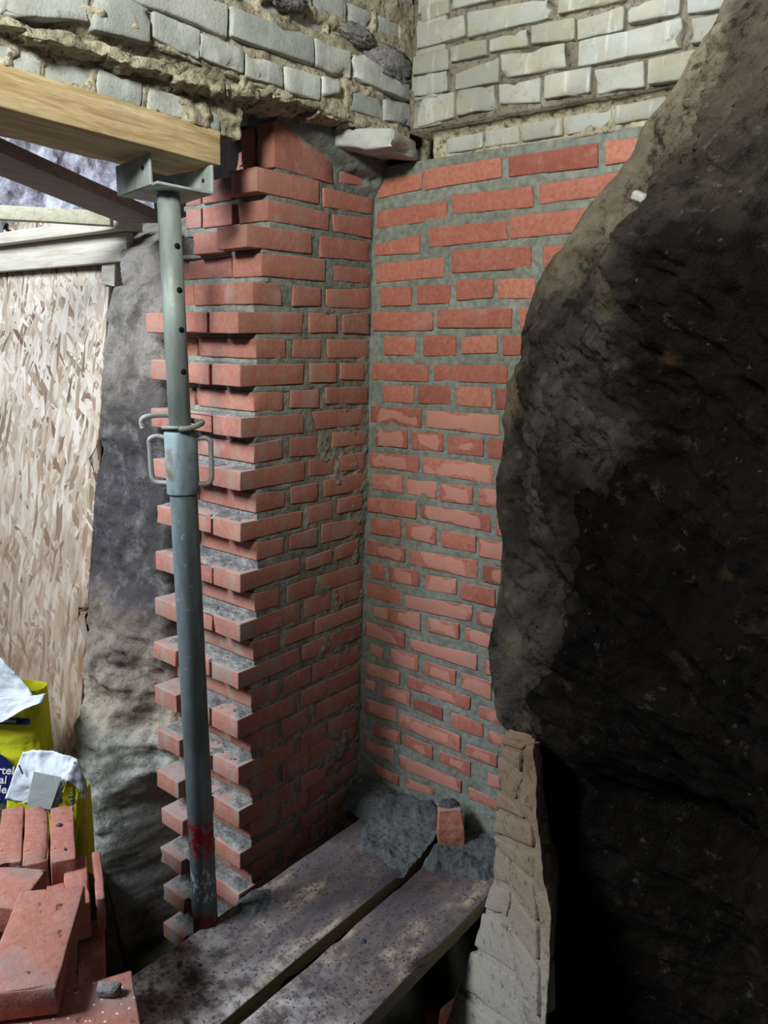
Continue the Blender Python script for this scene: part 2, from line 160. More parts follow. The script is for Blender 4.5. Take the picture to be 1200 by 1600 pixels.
def block(name, mat, parent, lo, hi, r=.003, mids=(3, 1, 1), amp=.0008, seed=0, freq=25, chip=0, M=None, loc=None):
    L = [h - l for l, h in zip(lo, hi)]
    V, F = rbox(L, r, mids, amp, freq, seed, chip)
    V = V + np.array(lo)
    if M is not None:
        V = np.array([tuple(M @ Vector(v)) for v in V])
    return link_mesh(name, V, F, mat, parent)
def quad_block(name, mat, parent, q, depth, fn, proud=0.0, seed=0, r=.003, amp=.0008, mids=None, freq=25, chip=0):
    """q: TL,TR,BR,BL in wall coordinates; fn(u,v,h)->xyz with h out of the wall"""
    q = np.array(q); W = (np.linalg.norm(q[1]-q[0]) + np.linalg.norm(q[2]-q[3])) / 2; H = (np.linalg.norm(q[3]-q[0]) + np.linalg.norm(q[2]-q[1])) / 2
    if mids is None: mids = (max(1, int(W / .03)), 1, 0)
    V, F = rbox((W, H, depth), r, mids, amp, freq, seed, chip)
    s = (V[:, 0] / W)[:, None]; t = (V[:, 1] / H)[:, None]
    uv = (q[3] * (1-s) + q[2] * s) * (1-t) + (q[0] * (1-s) + q[1] * s) * t
    P = fn(uv[:, 0], uv[:, 1], V[:, 2] - depth + proud)
    return link_mesh(name, P, F, mat, parent)
def mortar_sheet(name, mat, parent, u0, u1, v0, v1, res, quads, fn, back, base=-.004, amp=.003, freq=30, smear=.012, slope=1.5, seed=0, smear_fn=None, flip=False, bend=None):
    nu = max(3, int((u1-u0)/res)); nv = max(3, int((v1-v0)/res))
    U, V = np.meshgrid(np.linspace(u0, u1, nu), np.linspace(v0, v1, nv))
    P3 = np.stack([U, V, np.full_like(U, seed * .37)], -1)
    h = base + amp * fbm(P3, freq, 4, seed, .6)
    sm = np.clip(fbm(P3, freq * .55, 4, seed + 9, .6) - .05, 0, 1) * smear
    if smear_fn is not None: sm = sm * smear_fn(U, V)
    D = np.full_like(U, -1.0)
    for q in quads:
        q = np.array(q)[::-1]                       # anticlockwise
        lo = q.min(0) - .01; hi = q.max(0) + .01
        i0, i1 = np.searchsorted(U[0], [lo[0], hi[0]]); j0, j1 = np.searchsorted(V[:, 0], [lo[1], hi[1]])
        if i1 <= i0 or j1 <= j0: continue
        u = U[j0:j1, i0:i1]; v = V[j0:j1, i0:i1]; d = np.full(u.shape, 9.0)
        for k in range(4):
            a, b = q[k], q[(k+1) % 4]; e = b - a; l = np.linalg.norm(e) + 1e-9
            d = np.minimum(d, (e[0] * (v - a[1]) - e[1] * (u - a[0])) / l)
        D[j0:j1, i0:i1] = np.maximum(D[j0:j1, i0:i1], d)
    h = h + sm * .7 - slope * np.clip(D - sm * 1.6, 0, .02)
    if bend is not None: h = h + bend(U, V)
    P = fn(U.ravel(), V.ravel(), h.ravel()).reshape(nv, nu, 3)
    P = skirted(P, np.array(back))
    return grid_mesh(name, P, mat, parent, flip)
def sweep(pts, rad, seg=10, closed=False, sub=6):
    """a round bar through the points (smoothed)"""
    pts = [Vector(p) for p in pts]; out = []
    n = len(pts)
    for i in range(n - 1):
        p0 = pts[max(i-1, 0)]; p1 = pts[i]; p2 = pts[i+1]; p3 = pts[min(i+2, n-1)]
        for k in range(sub):
            t = k / sub
            out.append(0.5 * ((2*p1) + (p2-p0)*t + (2*p0-5*p1+4*p2-p3)*t*t + (3*p1-p0-3*p2+p3)*t**3))
    out.append(pts[-1])
    V = []; F = []; up = Vector((0.13, 0.31, 0.94)).normalized()
    for i, p in enumerate(out):
        d = (out[min(i+1, len(out)-1)] - out[max(i-1, 0)]).normalized()
        a = d.cross(up).normalized(); b = d.cross(a)
        R = rad(i / (len(out)-1)) if callable(rad) else rad
        for k in range(seg):
            w = 2 * math.pi * k / seg; V.append(p + (a * math.cos(w) + b * math.sin(w)) * R)
    for i in range(len(out)-1):
        for k in range(seg):
            F.append((i*seg+k, i*seg+(k+1) % seg, (i+1)*seg+(k+1) % seg, (i+1)*seg+k))
    F.append(tuple(range(seg))); F.append(tuple((len(out)-1)*seg+k for k in reversed(range(seg))))
    return V, F
def lathe(prof, p0, p1, seg=32):
    """profile of (distance along axis in m from p0, radius)"""
    p0 = Vector(p0); d = (Vector(p1) - p0).normalized(); a = d.cross(Vector((0, 1, 0))).normalized(); b = d.cross(a)
    V = []; F = []
    for z, r in prof:
        for k in range(seg):
            w = 2 * math.pi * k / seg; V.append(p0 + d * z + (a * math.cos(w) + b * math.sin(w)) * r)
    for i in range(len(prof)-1):
        for k in range(seg):
            F.append((i*seg+k, (i+1)*seg+k, (i+1)*seg+(k+1) % seg, i*seg+(k+1) % seg))
    F.append(tuple(range(seg))); F.append(tuple((len(prof)-1)*seg+k for k in reversed(range(seg))))
    return V, F

# ------------------------------------------------------------------ materials
class G:
    def __init__(s, name):
        s.m = bpy.data.materials.new(name); s.m.use_nodes = True; s.t = s.m.node_tree; s.n = s.t.nodes
        s.b = s.n['Principled BSDF']; s.tc = s.n.new('ShaderNodeTexCoord')
        s.obj = s.tc.outputs['Object']; s.gen = s.tc.outputs['Generated']
    def put(s, sock, v):
        if isinstance(v, bpy.types.NodeSocket): s.t.links.new(v, sock)
        else:
            if sock.type == 'RGBA' and len(v) == 3: v = (*v, 1)
            sock.default_value = v
    def mapv(s, vec, scale=(1, 1, 1), rot=(0, 0, 0), loc=(0, 0, 0)):
        n = s.n.new('ShaderNodeMapping'); s.put(n.inputs[0], vec); n.inputs['Scale'].default_value = scale; n.inputs['Rotation'].default_value = rot; n.inputs['Location'].default_value = loc
        return n.outputs[0]
    def noise(s, scale, detail=4, vec=None, rough=.55, dist=0, color=False):
        n = s.n.new('ShaderNodeTexNoise'); s.put(n.inputs['Vector'], vec or s.obj); n.inputs['Scale'].default_value = scale; n.inputs['Detail'].default_value = detail
        n.inputs['Roughness'].default_value = rough; n.inputs['Distortion'].default_value = dist
        return n.outputs['Color' if color else 'Fac']
    def vor(s, scale, vec=None, out='Color', rand=1, feature='F1'):
        n = s.n.new('ShaderNodeTexVoronoi'); n.feature = feature; s.put(n.inputs['Vector'], vec or s.obj); n.inputs['Scale'].default_value = scale; n.inputs['Randomness'].default_value = rand
        return n.outputs[out]
    def ramp(s, fac, stops, interp='LINEAR'):
        n = s.n.new('ShaderNodeValToRGB'); s.put(n.inputs[0], fac); e = n.color_ramp.elements; n.color_ramp.interpolation = interp
        while len(e) < len(stops): e.new(.5)
        for k, (p, c) in enumerate(stops):
            e[k].position = p; e[k].color = (c, c, c, 1) if isinstance(c, (int, float)) else (*c, 1)
        return n.outputs[0]
    def mix(s, fac, a, b, mode='MIX'):
        n = s.n.new('ShaderNodeMix'); n.data_type = 'RGBA'; n.blend_type = mode
        s.put(n.inputs[0], fac); s.put(n.inputs[6], a); s.put(n.inputs[7], b); return n.outputs[2]
    def math(s, op, a, b=0.0, clamp=False):
        n = s.n.new('ShaderNodeMath'); n.operation = op; n.use_clamp = clamp; s.put(n.inputs[0], a); s.put(n.inputs[1], b); return n.outputs[0]
    def madd(s, a, b, c):
        n = s.n.new('ShaderNodeMath'); n.operation = 'MULTIPLY_ADD'; s.put(n.inputs[0], a); s.put(n.inputs[1], b); s.put(n.inputs[2], c); return n.outputs[0]
    def sep(s, vec):
        n = s.n.new('ShaderNodeSeparateXYZ'); s.put(n.inputs[0], vec); return n.outputs
    def attr(s, name):
        n = s.n.new('ShaderNodeAttribute'); n.attribute_type = 'OBJECT'; n.attribute_name = name; return n.outputs['Fac']
    def rand(s):
        return s.n.new('ShaderNodeObjectInfo').outputs['Random']
    def normal(s):
        return s.n.new('ShaderNodeNewGeometry').outputs['Normal']
    def out(s, color, rough=.85, bump=None, strength=.3, dist=.002, metal=0, spec=.3):
        s.put(s.b.inputs['Base Color'], color); s.put(s.b.inputs['Roughness'], rough); s.put(s.b.inputs['Metallic'], metal)
        s.b.inputs['Specular IOR Level'].default_value = spec
        if bump is not None:
            n = s.n.new('ShaderNodeBump'); n.inputs['Strength'].default_value = strength; n.inputs['Distance'].default_value = dist
            s.put(n.inputs['Height'], bump); s.t.links.new(n.outputs[0], s.b.inputs['Normal'])
        return s.m

def m_red_brick(name, dirt=0.0, runs=0.0, dust=1.0, dots=False):
    g = G(name)
    tone = g.attr('tone')
    c1 = g.ramp(tone, [(0, (.21, .062, .042)), (.35, (.31, .097, .066)), (.7, (.41, .145, .094)), (1, (.50, .205, .135))])
    n1 = g.noise(11, 6, rough=.6); n2 = g.noise(90, 4, rough=.65)
    c = g.mix(g.ramp(n1, [(.35, 0), (.7, .45)]), c1, (.44, .17, .13))
    c = g.mix(g.ramp(n2, [(.3, .5), (.6, 0)]), c, (.19, .055, .04))
    c = g.mix(g.ramp(g.noise(38, 6, rough=.7), [(.52, 0), (.68, .35)]), c, (.50, .26, .20))
    # dried pale patch in the middle of the face
    xyz = g.sep(g.gen)
    ax = g.math('ABSOLUTE', g.math('SUBTRACT', xyz[0], .5)); az = g.math('ABSOLUTE', g.math('SUBTRACT', xyz[2], .5))
    d = g.math('MAXIMUM', ax, az)
    edge = g.math('ADD', d, g.math('MULTIPLY', g.math('SUBTRACT', g.noise(11, 3), .5), 1.1))
    thr = g.attr('pale')
    p = g.ramp(g.math('SUBTRACT', thr, edge), [(0, 0), (.05, 1)])
    c = g.mix(g.math('MULTIPLY', p, .55), c, (.56, .28, .22))
    # lime bloom and cement film
    f = g.ramp(g.noise(9, 6, rough=.6), [(.56, 0), (.66, 1)])
    c = g.mix(g.math('MULTIPLY', f, g.math('MULTIPLY', g.attr('film'), .7)), c, (.38, .30, .27))
    if runs:
        c = g.mix(g.ramp(g.noise(5, 4), [(.3, .12), (.7, .42)]), c, (.30, .185, .15))
        v = g.mapv(g.obj, (1, 1, .28)); r_ = g.ramp(g.noise(22, 6, v, .62), [(.5, 0), (.62, 1)])
        low = g.ramp(g.madd(g.sep(g.obj)[2], -.6, .1), [(0, .25), (.55, .85), (1, 1)])
        c = g.mix(g.math('MULTIPLY', g.math('MULTIPLY', r_, low), runs), c, (.25, .235, .18))
    s = g.ramp(g.noise(170, 2), [(.74, 0), (.8, 1)])
    c = g.mix(g.math('MULTIPLY', s, .55), c, (.62, .55, .48))
    # mortar dust lying on upward faces
    up = g.ramp(g.sep(g.normal())[2], [(.6, 0), (.85, 1)])
    du = g.math('MULTIPLY', up, g.ramp(g.noise(26, 5), [(.3, .25 * dust), (.6, .8 * dust)]))
    c = g.mix(du, c, (.33, .27, .25))
    if dust < 1:
        c = g.mix(g.ramp(g.noise(11, 5), [(.56, 0), (.68, .6)]), c, (.20, .165, .14)); c = g.mix(g.ramp(g.noise(65, 3), [(.28, .9), (.36, 0)]), c, (.10, .03, .02))
    if dots:
        c = g.mix(g.ramp(g.vor(85, None, 'Distance'), [(.13, .9), (.2, 0)]), c, (.70, .55, .50))
    b = g.math('ADD', g.math('MULTIPLY', g.noise(60, 5, rough=.65), .6), g.math('MULTIPLY', g.noise(260, 3), .4))
    return g.out(c, .9, b, .5, .004)
def m_mortar():
    g = G('fresh_mortar')
    c = g.ramp(g.noise(7, 6, rough=.6), [(.3, (.18, .195, .16)), (.55, (.245, .255, .215)), (.75, (.33, .33, .285))])
    c = g.mix(g.ramp(g.noise(60, 4), [(.35, .5), (.6, 0)]), c, (.07, .08, .07))
    c = g.mix(g.ramp(g.noise(150, 2), [(.76, 0), (.8, .8)]), c, (.5, .5, .46))
    b = g.math('ADD', g.math('MULTIPLY', g.noise(45, 6, rough=.7), .6), g.math('MULTIPLY', g.noise(220, 4, rough=.7), .5))
    return g.out(c, .95, b, .7, .005, spec=.15)
def m_pier_mortar():
    g = G('pier_mortar')
    v = g.mapv(g.obj, (1, 1, .3))
    c = g.ramp(g.noise(14, 6, v, .62), [(.3, (.15, .155, .125)), (.52, (.22, .215, .165)), (.7, (.37, .35, .28)), (.82, (.5, .48, .41))])
    t = g.ramp(g.madd(g.sep(g.obj)[2], 1.6, 0.0), [(0, 0), (.25, 1)])
    c = g.mix(t, c, (.17, .19, .165))
    c = g.mix(g.ramp(g.noise(55, 5), [(.32, .6), (.55, 0)]), c, (.06, .055, .04))
    b = g.math('ADD', g.math('MULTIPLY', g.noise(45, 6, rough=.7), .6), g.math('MULTIPLY', g.noise(200, 4, rough=.7), .5))
    return g.out(c, .95, b, .8, .006, spec=.15)
def m_ledge_mortar():
    g = G('crumbly_mortar')
    c = g.ramp(g.noise(24, 6, rough=.65), [(.3, (.13, .13, .125)), (.5, (.25, .24, .225)), (.72, (.46, .43, .39))])
    c = g.mix(g.ramp(g.noise(120, 3), [(.32, .7), (.48, 0)]), c, (.05, .05, .05))
    b = g.math('ADD', g.math('MULTIPLY', g.noise(60, 6, rough=.75), .7), g.math('MULTIPLY', g.noise(240, 3, rough=.7), .4))
    return g.out(c, .95, b, 1, .008, spec=.15)
def m_old_brick(name, cols, stain):
    g = G(name)
    c = g.ramp(g.attr('tone'), [(0, cols[0]), (.5, cols[1]), (1, cols[2])])
    n = g.noise(13, 6, rough=.6)
    c = g.mix(g.ramp(n, [(.42, 0), (.68, .75)]), c, stain)
    c = g.mix(g.ramp(g.noise(5, 5), [(.5, 0), (.7, .5)]), c, (.52, .50, .44))
    v = g.mapv(g.obj, (1, 1, .2)); c = g.mix(g.ramp(g.noise(40, 4, v), [(.58, 0), (.72, .5)]), c, (.66, .67, .62))
    c = g.mix(g.ramp(g.noise(60, 5, rough=.7), [(.3, .45), (.42, 0)]), c, (.12, .11, .09))
    b = g.math('ADD', g.math('MULTIPLY', g.noise(38, 6, rough=.65), .7), g.math('MULTIPLY', g.noise(190, 3), .3))
    return g.out(c, .93, b, .55, .006, spec=.2)
def m_lime(name='lime_mortar', k=1.0):
    g = G(name)
    c = g.ramp(g.noise(11, 7, rough=.65), [(.28, (.15, .13, .09)), (.42, (.34, .30, .21)), (.58, (.50, .44, .32)), (.78, (.60, .57, .48))])
    c = g.mix(g.ramp(g.noise(70, 5, rough=.7), [(.34, .85), (.5, 0)]), c, (.05, .042, .03))
    if k < 1: c = g.mix(1 - k, c, (.035, .032, .028))
    b = g.math('ADD', g.math('MULTIPLY', g.noise(35, 8, rough=.72), .8), g.math('MULTIPLY', g.noise(170, 4), .4))
    return g.out(c, .97, b, .9, .010, spec=.1)
def m_rock():
    g = G('dark_earth')
    w = g.mix(.12, g.obj, g.noise(5, 3, color=True))
    v = g.mapv(w, (1, 1, 1), (0.2, -.55, .3))
    v2 = g.mapv(v, (1.6, 1.6, .8))
    c = g.ramp(g.noise(3.6, 9, v2, .62), [(.34, (.020, .016, .013)), (.45, (.060, .051, .042)), (.54, (.115, .098, .078)), (.63, (.19, .155, .105)), (.76, (.31, .27, .20))])
    # painted shade: earth goes near-black low down and far from the bay
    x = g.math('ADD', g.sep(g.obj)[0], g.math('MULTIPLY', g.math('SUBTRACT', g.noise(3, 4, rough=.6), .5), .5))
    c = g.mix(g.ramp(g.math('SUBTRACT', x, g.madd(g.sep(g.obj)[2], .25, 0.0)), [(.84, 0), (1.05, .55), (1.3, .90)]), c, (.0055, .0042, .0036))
    # sandy crust towards the top
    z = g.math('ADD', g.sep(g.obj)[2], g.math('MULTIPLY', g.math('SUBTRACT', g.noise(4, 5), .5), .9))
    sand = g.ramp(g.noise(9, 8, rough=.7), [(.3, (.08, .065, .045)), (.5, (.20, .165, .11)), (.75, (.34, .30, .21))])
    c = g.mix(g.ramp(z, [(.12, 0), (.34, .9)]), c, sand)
    c = g.mix(g.ramp(x, [(.95, 0), (1.45, .6)]), c, (.02, .016, .012))  # same painted shade carried over the sandy crust
    c = g.mix(g.ramp(g.noise(26, 6, rough=.7), [(.6, 0), (.72, .55)]), c, (.20, .175, .13))
    c = g.mix(g.ramp(g.noise(70, 4), [(.70, 0), (.75, .5)]), c, (.30, .27, .21))
    c = g.mix(g.ramp(g.noise(22, 7, rough=.7), [(.36, .8), (.46, 0)]), c, (.010, .009, .008))
    c = g.mix(g.ramp(g.noise(12, 5), [(.62, 0), (.72, .4)]), c, (.12, .07, .035))
    b = g.math('ADD', g.math('MULTIPLY', g.noise(18, 9, v2, .68), 1.0), g.math('MULTIPLY', g.noise(110, 5, rough=.7), .25))
    return g.out(c, 1.0, b, 1.0, .022, spec=.04)
def m_bank():
    g = G('bank_earth')
    z = g.math('ADD', g.sep(g.obj)[2], g.math('MULTIPLY', g.math('SUBTRACT', g.noise(4, 5), .5), .45))
    zz = g.madd(z, .5, 1.0)     # z=-2 -> 0, 0 -> 1
    c = g.ramp(zz, [(.02, (.10, .10, .06)), (.07, (.34, .36, .34)), (.36, (.36, .36, .31)), (.44, (.38, .32, .235)), (.54, (.22, .17, .13)), (.61, (.06, .052, .055)), (.84, (.055, .050, .056)), (.90, (.11, .095, .085)), (1.0, (.21, .185, .16))])
    c = g.mix(g.ramp(g.noise(16, 8, rough=.7), [(.5, 0), (.7, .4)]), c, (.36, .33, .30))
    c = g.mix(g.ramp(g.noise(9, 8, rough=.7), [(.35, .75), (.5, 0)]), c, (.05, .045, .032))
    c = g.mix(g.ramp(g.noise(90, 5, rough=.7), [(.3, .6), (.48, 0)]), c, (.05, .045, .04))
    b = g.math('ADD', g.math('MULTIPLY', g.noise(22, 9, rough=.7), 1.0), g.math('MULTIPLY', g.noise(140, 5, rough=.7), .3))
    return g.out(c, .95, b, .9, .012, spec=.15)
def m_whitewash():
    g = G('flaking_limewash')
    c = g.ramp(g.noise(7, 9, rough=.7), [(.36, (.03, .026, .028)), (.45, (.16, .145, .16)), (.54, (.34, .33, .37)), (.68, (.68, .68, .72))])
    return g.out(c, .95, g.noise(24, 9, rough=.7), .9, .012, spec=.1)
def m_floor():
    g = G('pit_floor_earth')
    c = g.ramp(g.noise(9, 8, rough=.65), [(.3, (.025, .024, .015)), (.55, (.075, .072, .045)), (.8, (.15, .14, .10))])
    return g.out(c, .95, g.noise(40, 8, rough=.7), .9, .012, spec=.15)
def m_foot():
    g = G('old_foot_brick')
    z = g.math('ADD', g.sep(g.obj)[2], g.math('MULTIPLY', g.math('SUBTRACT', g.noise(5, 5), .5), .35))
    zz = g.madd(z, 1.0, 1.75)     # -1.75 -> 0, -.9 -> .85
    c = g.ramp(zz, [(.0, (.30, .29, .25)), (.32, (.32, .285, .23)), (.55, (.28, .21, .14)), (.85, (.24, .155, .09))])
    c = g.mix(g.ramp(g.noise(18, 6), [(.45, 0), (.7, .5)]), c, (.30, .25, .18))
    c = g.mix(g.ramp(g.noise(50, 5, rough=.7), [(.32, .7), (.46, 0)]), c, (.07, .055, .04))
    b = g.math('ADD', g.math('MULTIPLY', g.noise(30, 7, rough=.68), .8), g.math('MULTIPLY', g.noise(160, 4), .3))
    return g.out(c, .93, b, .8, .008, spec=.15)
def m_wood(name, cols, along='Y', dirt=None, knots=True, rough=.75):
    g = G(name)
    sc = {'X': (1.2, 14, 14), 'Y': (14, 1.2, 14), 'Z': (14, 14, 1.2)}[along]
    v = g.mapv(g.obj, sc)
    w = g.mix(.05, v, g.noise(1.2, 2, color=True, vec=v))
    c = g.ramp(g.noise(5, 5, w, .6, .8), [(.3, cols[0]), (.5, cols[1]), (.7, cols[2])])
    sc2 = tuple(3 * k for k in sc)
    c = g.mix(g.ramp(g.noise(9, 3, g.mapv(g.obj, sc2)), [(.35, .35), (.6, 0)]), c, cols[0])
    if dirt: c = g.mix(g.ramp(g.noise(7, 6, rough=.62), [(.52, 0), (.68, dirt[3])]), c, dirt[:3])
    c = g.mix(g.ramp(g.noise(60, 3), [(.74, 0), (.79, .5)]), c, (.75, .72, .66))
    return g.out(c, rough, g.noise(12, 5, w, .6), .35, .003, spec=.3)
def m_plank():
    g = G('muddy_plank')
    v = g.mapv(g.obj, (1, .35, 1))
    c = g.ramp(g.noise(7, 8, v, .65), [(.34, (.045, .037, .038)), (.47, (.095, .076, .076)), (.55, (.15, .115, .10)), (.60, (.33, .26, .19)), (.72, (.50, .43, .34))])
    # paler and mottled towards the near end
    y = g.math('ADD', g.sep(g.obj)[1], g.math('MULTIPLY', g.math('SUBTRACT', g.noise(6, 6), .5), .5))
    pale = g.ramp(g.noise(16, 7, rough=.7), [(.38, (.10, .08, .08)), (.50, (.30, .265, .25)), (.62, (.58, .55, .52))])
    yy = g.madd(y, -1.0, 0.0)
    c = g.mix(g.ramp(yy, [(.58, 0), (.88, .85)]), c, pale)
    c = g.mix(g.ramp(g.noise(10, 5), [(.6, 0), (.7, .5)]), c, (.22, .10, .07))
    c = g.mix(g.ramp(g.noise(110, 3), [(.34, .85), (.44, 0)]), c, (.03, .03, .03))
    c = g.mix(g.ramp(g.noise(32, 6, rough=.7), [(.36, .7), (.48, 0)]), c, (.055, .05, .052))
    side = g.ramp(g.math('ABSOLUTE', g.sep(g.normal())[2]), [(.5, 0), (.8, 1)])
    wood = g.ramp(g.noise(30, 5, g.mapv(g.obj, (1, .08, 1))), [(.3, (.12, .10, .065)), (.7, (.24, .20, .135))])
    c = g.mix(side, wood, c)
    b = g.math('ADD', g.math('MULTIPLY', g.noise(35, 7, rough=.7), .7), g.math('MULTIPLY', g.noise(200, 3), .3))
    return g.out(c, .8, b, .6, .004, spec=.3)
def m_osb():
    g = G('strand_board')
    cur = None; hsum = None
    w = g.mix(.04, g.obj, g.noise(6, 3, color=True))
    for k, (ang, sc) in enumerate([(0.2, 1), (-.9, 1.15), (1.3, .9), (-.1, 1.4), (-1.25, 1.1), (.7, .9), (-.45, 1.3), (1.0, 1.1), (.12, 1.2)]):
        v = g.mapv(g.mapv(w, (1, 1, 1), (0, ang, 0), (k * 3.1, 0, k * 1.7)), (46 * sc, 3, 10 * sc))
        col = g.sep(g.vor(1, v, 'Color'))
        shade = g.ramp(col[0], [(0, (.10, .06, .04)), (.16, (.26, .19, .13)), (.45, (.40, .33, .25)), (1, (.56, .51, .44))])
        if cur is None: cur = shade; hsum = col[1]
        else:
            k_ = g.ramp(g.math('ADD', col[1], 0), [(.62, 0), (.64, 1)]); cur = g.mix(k_, cur, shade); hsum = g.mix(k_, hsum, col[2])
    zz = g.math('ADD', g.sep(g.obj)[2], g.math('MULTIPLY', g.math('SUBTRACT', g.noise(5, 6), .5), .7))
    f = g.ramp(g.madd(zz, -.7, .1), [(.1, 0), (.95, .8)])
    cur = g.mix(f, cur, g.mix(.8, cur, (.20, .125, .075)))
    cur = g.mix(g.math('MULTIPLY', f, g.ramp(g.noise(12, 6, g.mapv(g.obj, (2.5, 1, .6))), [(.45, 0), (.6, .75)])), cur, (.13, .065, .035))
    return g.out(cur, .8, hsum, .5, .003, spec=.3)
def m_galv(name, base, rust=0.0, paint=False):
    g = G(name)
    v = g.mapv(g.obj, (1, 1, .25))
    c = g.ramp(g.noise(24, 6, v, .6), [(.3, tuple(.62 * k for k in base)), (.55, base), (.75, tuple(min(1, 1.45 * k) for k in base))])
    c = g.mix(g.ramp(g.noise(70, 5, rough=.7), [(.62, 0), (.7, .6)]), c, (.45, .46, .42))
    if rust: c = g.mix(g.ramp(g.noise(18, 7, rough=.65), [(.60 - rust * .12, 0), (.66, rust)]), c, (.16, .085, .04))
    if paint:
        z = g.sep(g.obj)[2]
        n = g.ramp(g.noise(55, 5, rough=.65), [(.44, 0), (.48, 1)])
        def band(z0, z1):
            a = g.ramp(g.math('MULTIPLY', g.math('SUBTRACT', z, z0), 40.0), [(0, 0), (1, 1)]); b_ = g.ramp(g.math('MULTIPLY', g.math('SUBTRACT', z1, z), 40.0), [(0, 0), (1, 1)])
            return g.math('MULTIPLY', a, b_)
        n2 = g.ramp(g.noise(90, 5, g.mapv(g.obj, (1, 1, .5)), rough=.65), [(.54, 0), (.58, 1)])
        c = g.mix(g.math('MULTIPLY', band(-1.27, -1.16), n), c, (.42, .015, .02))
        c = g.mix(g.math('MULTIPLY', band(-1.39, -1.28), n2), c, (.72, .74, .74))
        c = g.mix(g.math('MULTIPLY', band(-1.60, -1.40), g.ramp(g.noise(30, 5, g.mapv(g.obj, (1, 1, .3))), [(.45, 0), (.5, 1)])), c, (.16, .02, .025))
    return g.out(c, g.ramp(g.noise(30, 4), [(.3, .5), (.7, .75)]), g.noise(120, 4), .25, .001, metal=.25, spec=.4)
def m_plain(name, col, rough=.8, var=.15, scale=20, bump=.3, spec=.3):
    g = G(name)
    c = g.mix(g.ramp(g.noise(scale, 6, rough=.6), [(.35, 0), (.7, 1)]), tuple(k * (1 - var) for k in col), tuple(min(1, k * (1 + var)) for k in col))
    return g.out(c, rough, g.noise(scale * 4, 4), bump, .003, spec=spec)
def m_paper(name, base, speck=(.05, .05, .03), crease=.6):
    g = G(name)
    c = g.mix(g.ramp(g.noise(6, 5), [(.3, 0), (.7, .25)]), base, tuple(k * .6 for k in base))
    c = g.mix(g.ramp(g.noise(60, 5, rough=.7), [(.62, 0), (.7, .7)]), c, speck)
    return g.out(c, .6, g.noise(9, 5, rough=.5, dist=1), crease, .010, spec=.3)

M_RED = m_red_brick('red_brick'); M_PIER = m_red_brick('red_brick_pier', runs=.75)
M_MORT = m_mortar(); M_PMORT = m_pier_mortar(); M_LEDGE = m_ledge_mortar()
M_OLDL = m_old_brick('old_grey_brick', [(.30, .32, .30), (.40, .42, .395), (.52, .54, .50)], (.27, .26, .215))
M_OLDR = m_old_brick('old_yellow_brick', [(.21, .21, .165), (.305, .305, .265), (.38, .385, .355)], (.30, .265, .165))
M_OLDD = m_old_brick('old_dark_brick', [(.10, .08, .08), (.15, .115, .11), (.20, .15, .14)], (.08, .07, .07))  # darker reddish variant for the set-back bricks and the backing
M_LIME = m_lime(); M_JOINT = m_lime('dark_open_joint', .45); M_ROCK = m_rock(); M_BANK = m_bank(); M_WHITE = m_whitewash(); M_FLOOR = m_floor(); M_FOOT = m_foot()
M_BEAM = m_wood('weathered_pine', [(.30, .19, .085), (.52, .38, .20), (.64, .52, .33)], 'Y', (.22, .20, .17, .5))
M_PINE = m_wood('pale_pine', [(.38, .33, .25), (.50, .455, .37), (.58, .54, .46)], 'X')
M_JOIST = m_wood('planed_joist', [(.20, .15, .13), (.27, .21, .185), (.33, .27, .235)], 'Y')
M_PLANK = m_plank(); M_OSB = m_osb()
M_GALV = m_galv('galvanised_tube', (.30, .345, .315)); M_TUBE = m_galv('outer_tube_steel', (.17, .21, .21), paint=True)
M_COLLAR = m_galv('blue_grey_collar_paint', (.30, .38, .40), rust=.8); M_ROD = m_galv('handle_steel', (.30, .30, .28), rust=.3); M_HEAD = m_galv('head_plate_steel', (.38, .43, .41))
M_GAP_SHADE = m_plain('gap_shade_black', (.012, .010, .010), 1.0, spec=0.0); M_DARK = m_plain('hole_shade_black', (.004, .004, .004));  # near-black colours standing in for shade in gaps and holes
M_YELLOW = m_paper('yellow_bag_paper', (.62, .60, .02)); M_WHITEP = m_paper('white_bag_paper', (.66, .70, .74), (.3, .32, .3)); M_BLUE = m_plain('blue_print', (.008, .016, .10), .5); M_PRINT = m_plain('white_print', (.75, .75, .75), .5); M_GREYP = m_paper('grey_paper_panel', (.46, .49, .46), (.3, .3, .26), .3)

rnd = random.Random(7)
FB = lambda u, v, h: np.stack([u, -h, v], -1)            # back wall: u=x, v=z, out = -y
FS = lambda u, v, h: np.stack([h, u, v], -1)             # pier side: u=y, v=z, out = +x

# ================================================================== structure
# ---- pit floor
nx, ny = 240, 170
X, Y = np.meshgrid(np.linspace(-2.2, 2.0, nx), np.linspace(-2.3, .35, ny))
P3 = np.stack([X, Y, 0*X], -1)
Z = -1.93 + .03 * fbm(P3, 3, 5, 3) + .012 * fbm(P3, 16, 4, 4)
Z = Z - .05 * sstep(.40, .62, X + .04 * fbm(P3, 6, 3, 8))
lim = -1.500
near = sstep(-1.05, -1.2, Y) * sstep(-.05, .0, X) * sstep(.72, .64, X)
far = sstep(-.16, -.06, Y) * sstep(.03, .08, X) * sstep(.66, .6, X)
k = np.maximum(near, far); Z = Z * (1-k) + lim * k
ledge = sstep(.10, .05, X) * sstep(-.50, -.44, X) * sstep(-.885, -.93, Y)
Z = Z * (1-ledge) + (-1.236 + .003 * fbm(P3, 20, 3, 2)) * ledge
ledge2 = np.maximum(sstep(-.38, -.44, X) * sstep(-.60, -.66, Y), sstep(-.14, -.20, X) * sstep(-.72, -.78, Y)) * sstep(-1.05, -.98, Y)
Z = np.maximum(Z, Z * (1 - ledge2) - 1.602 * ledge2)
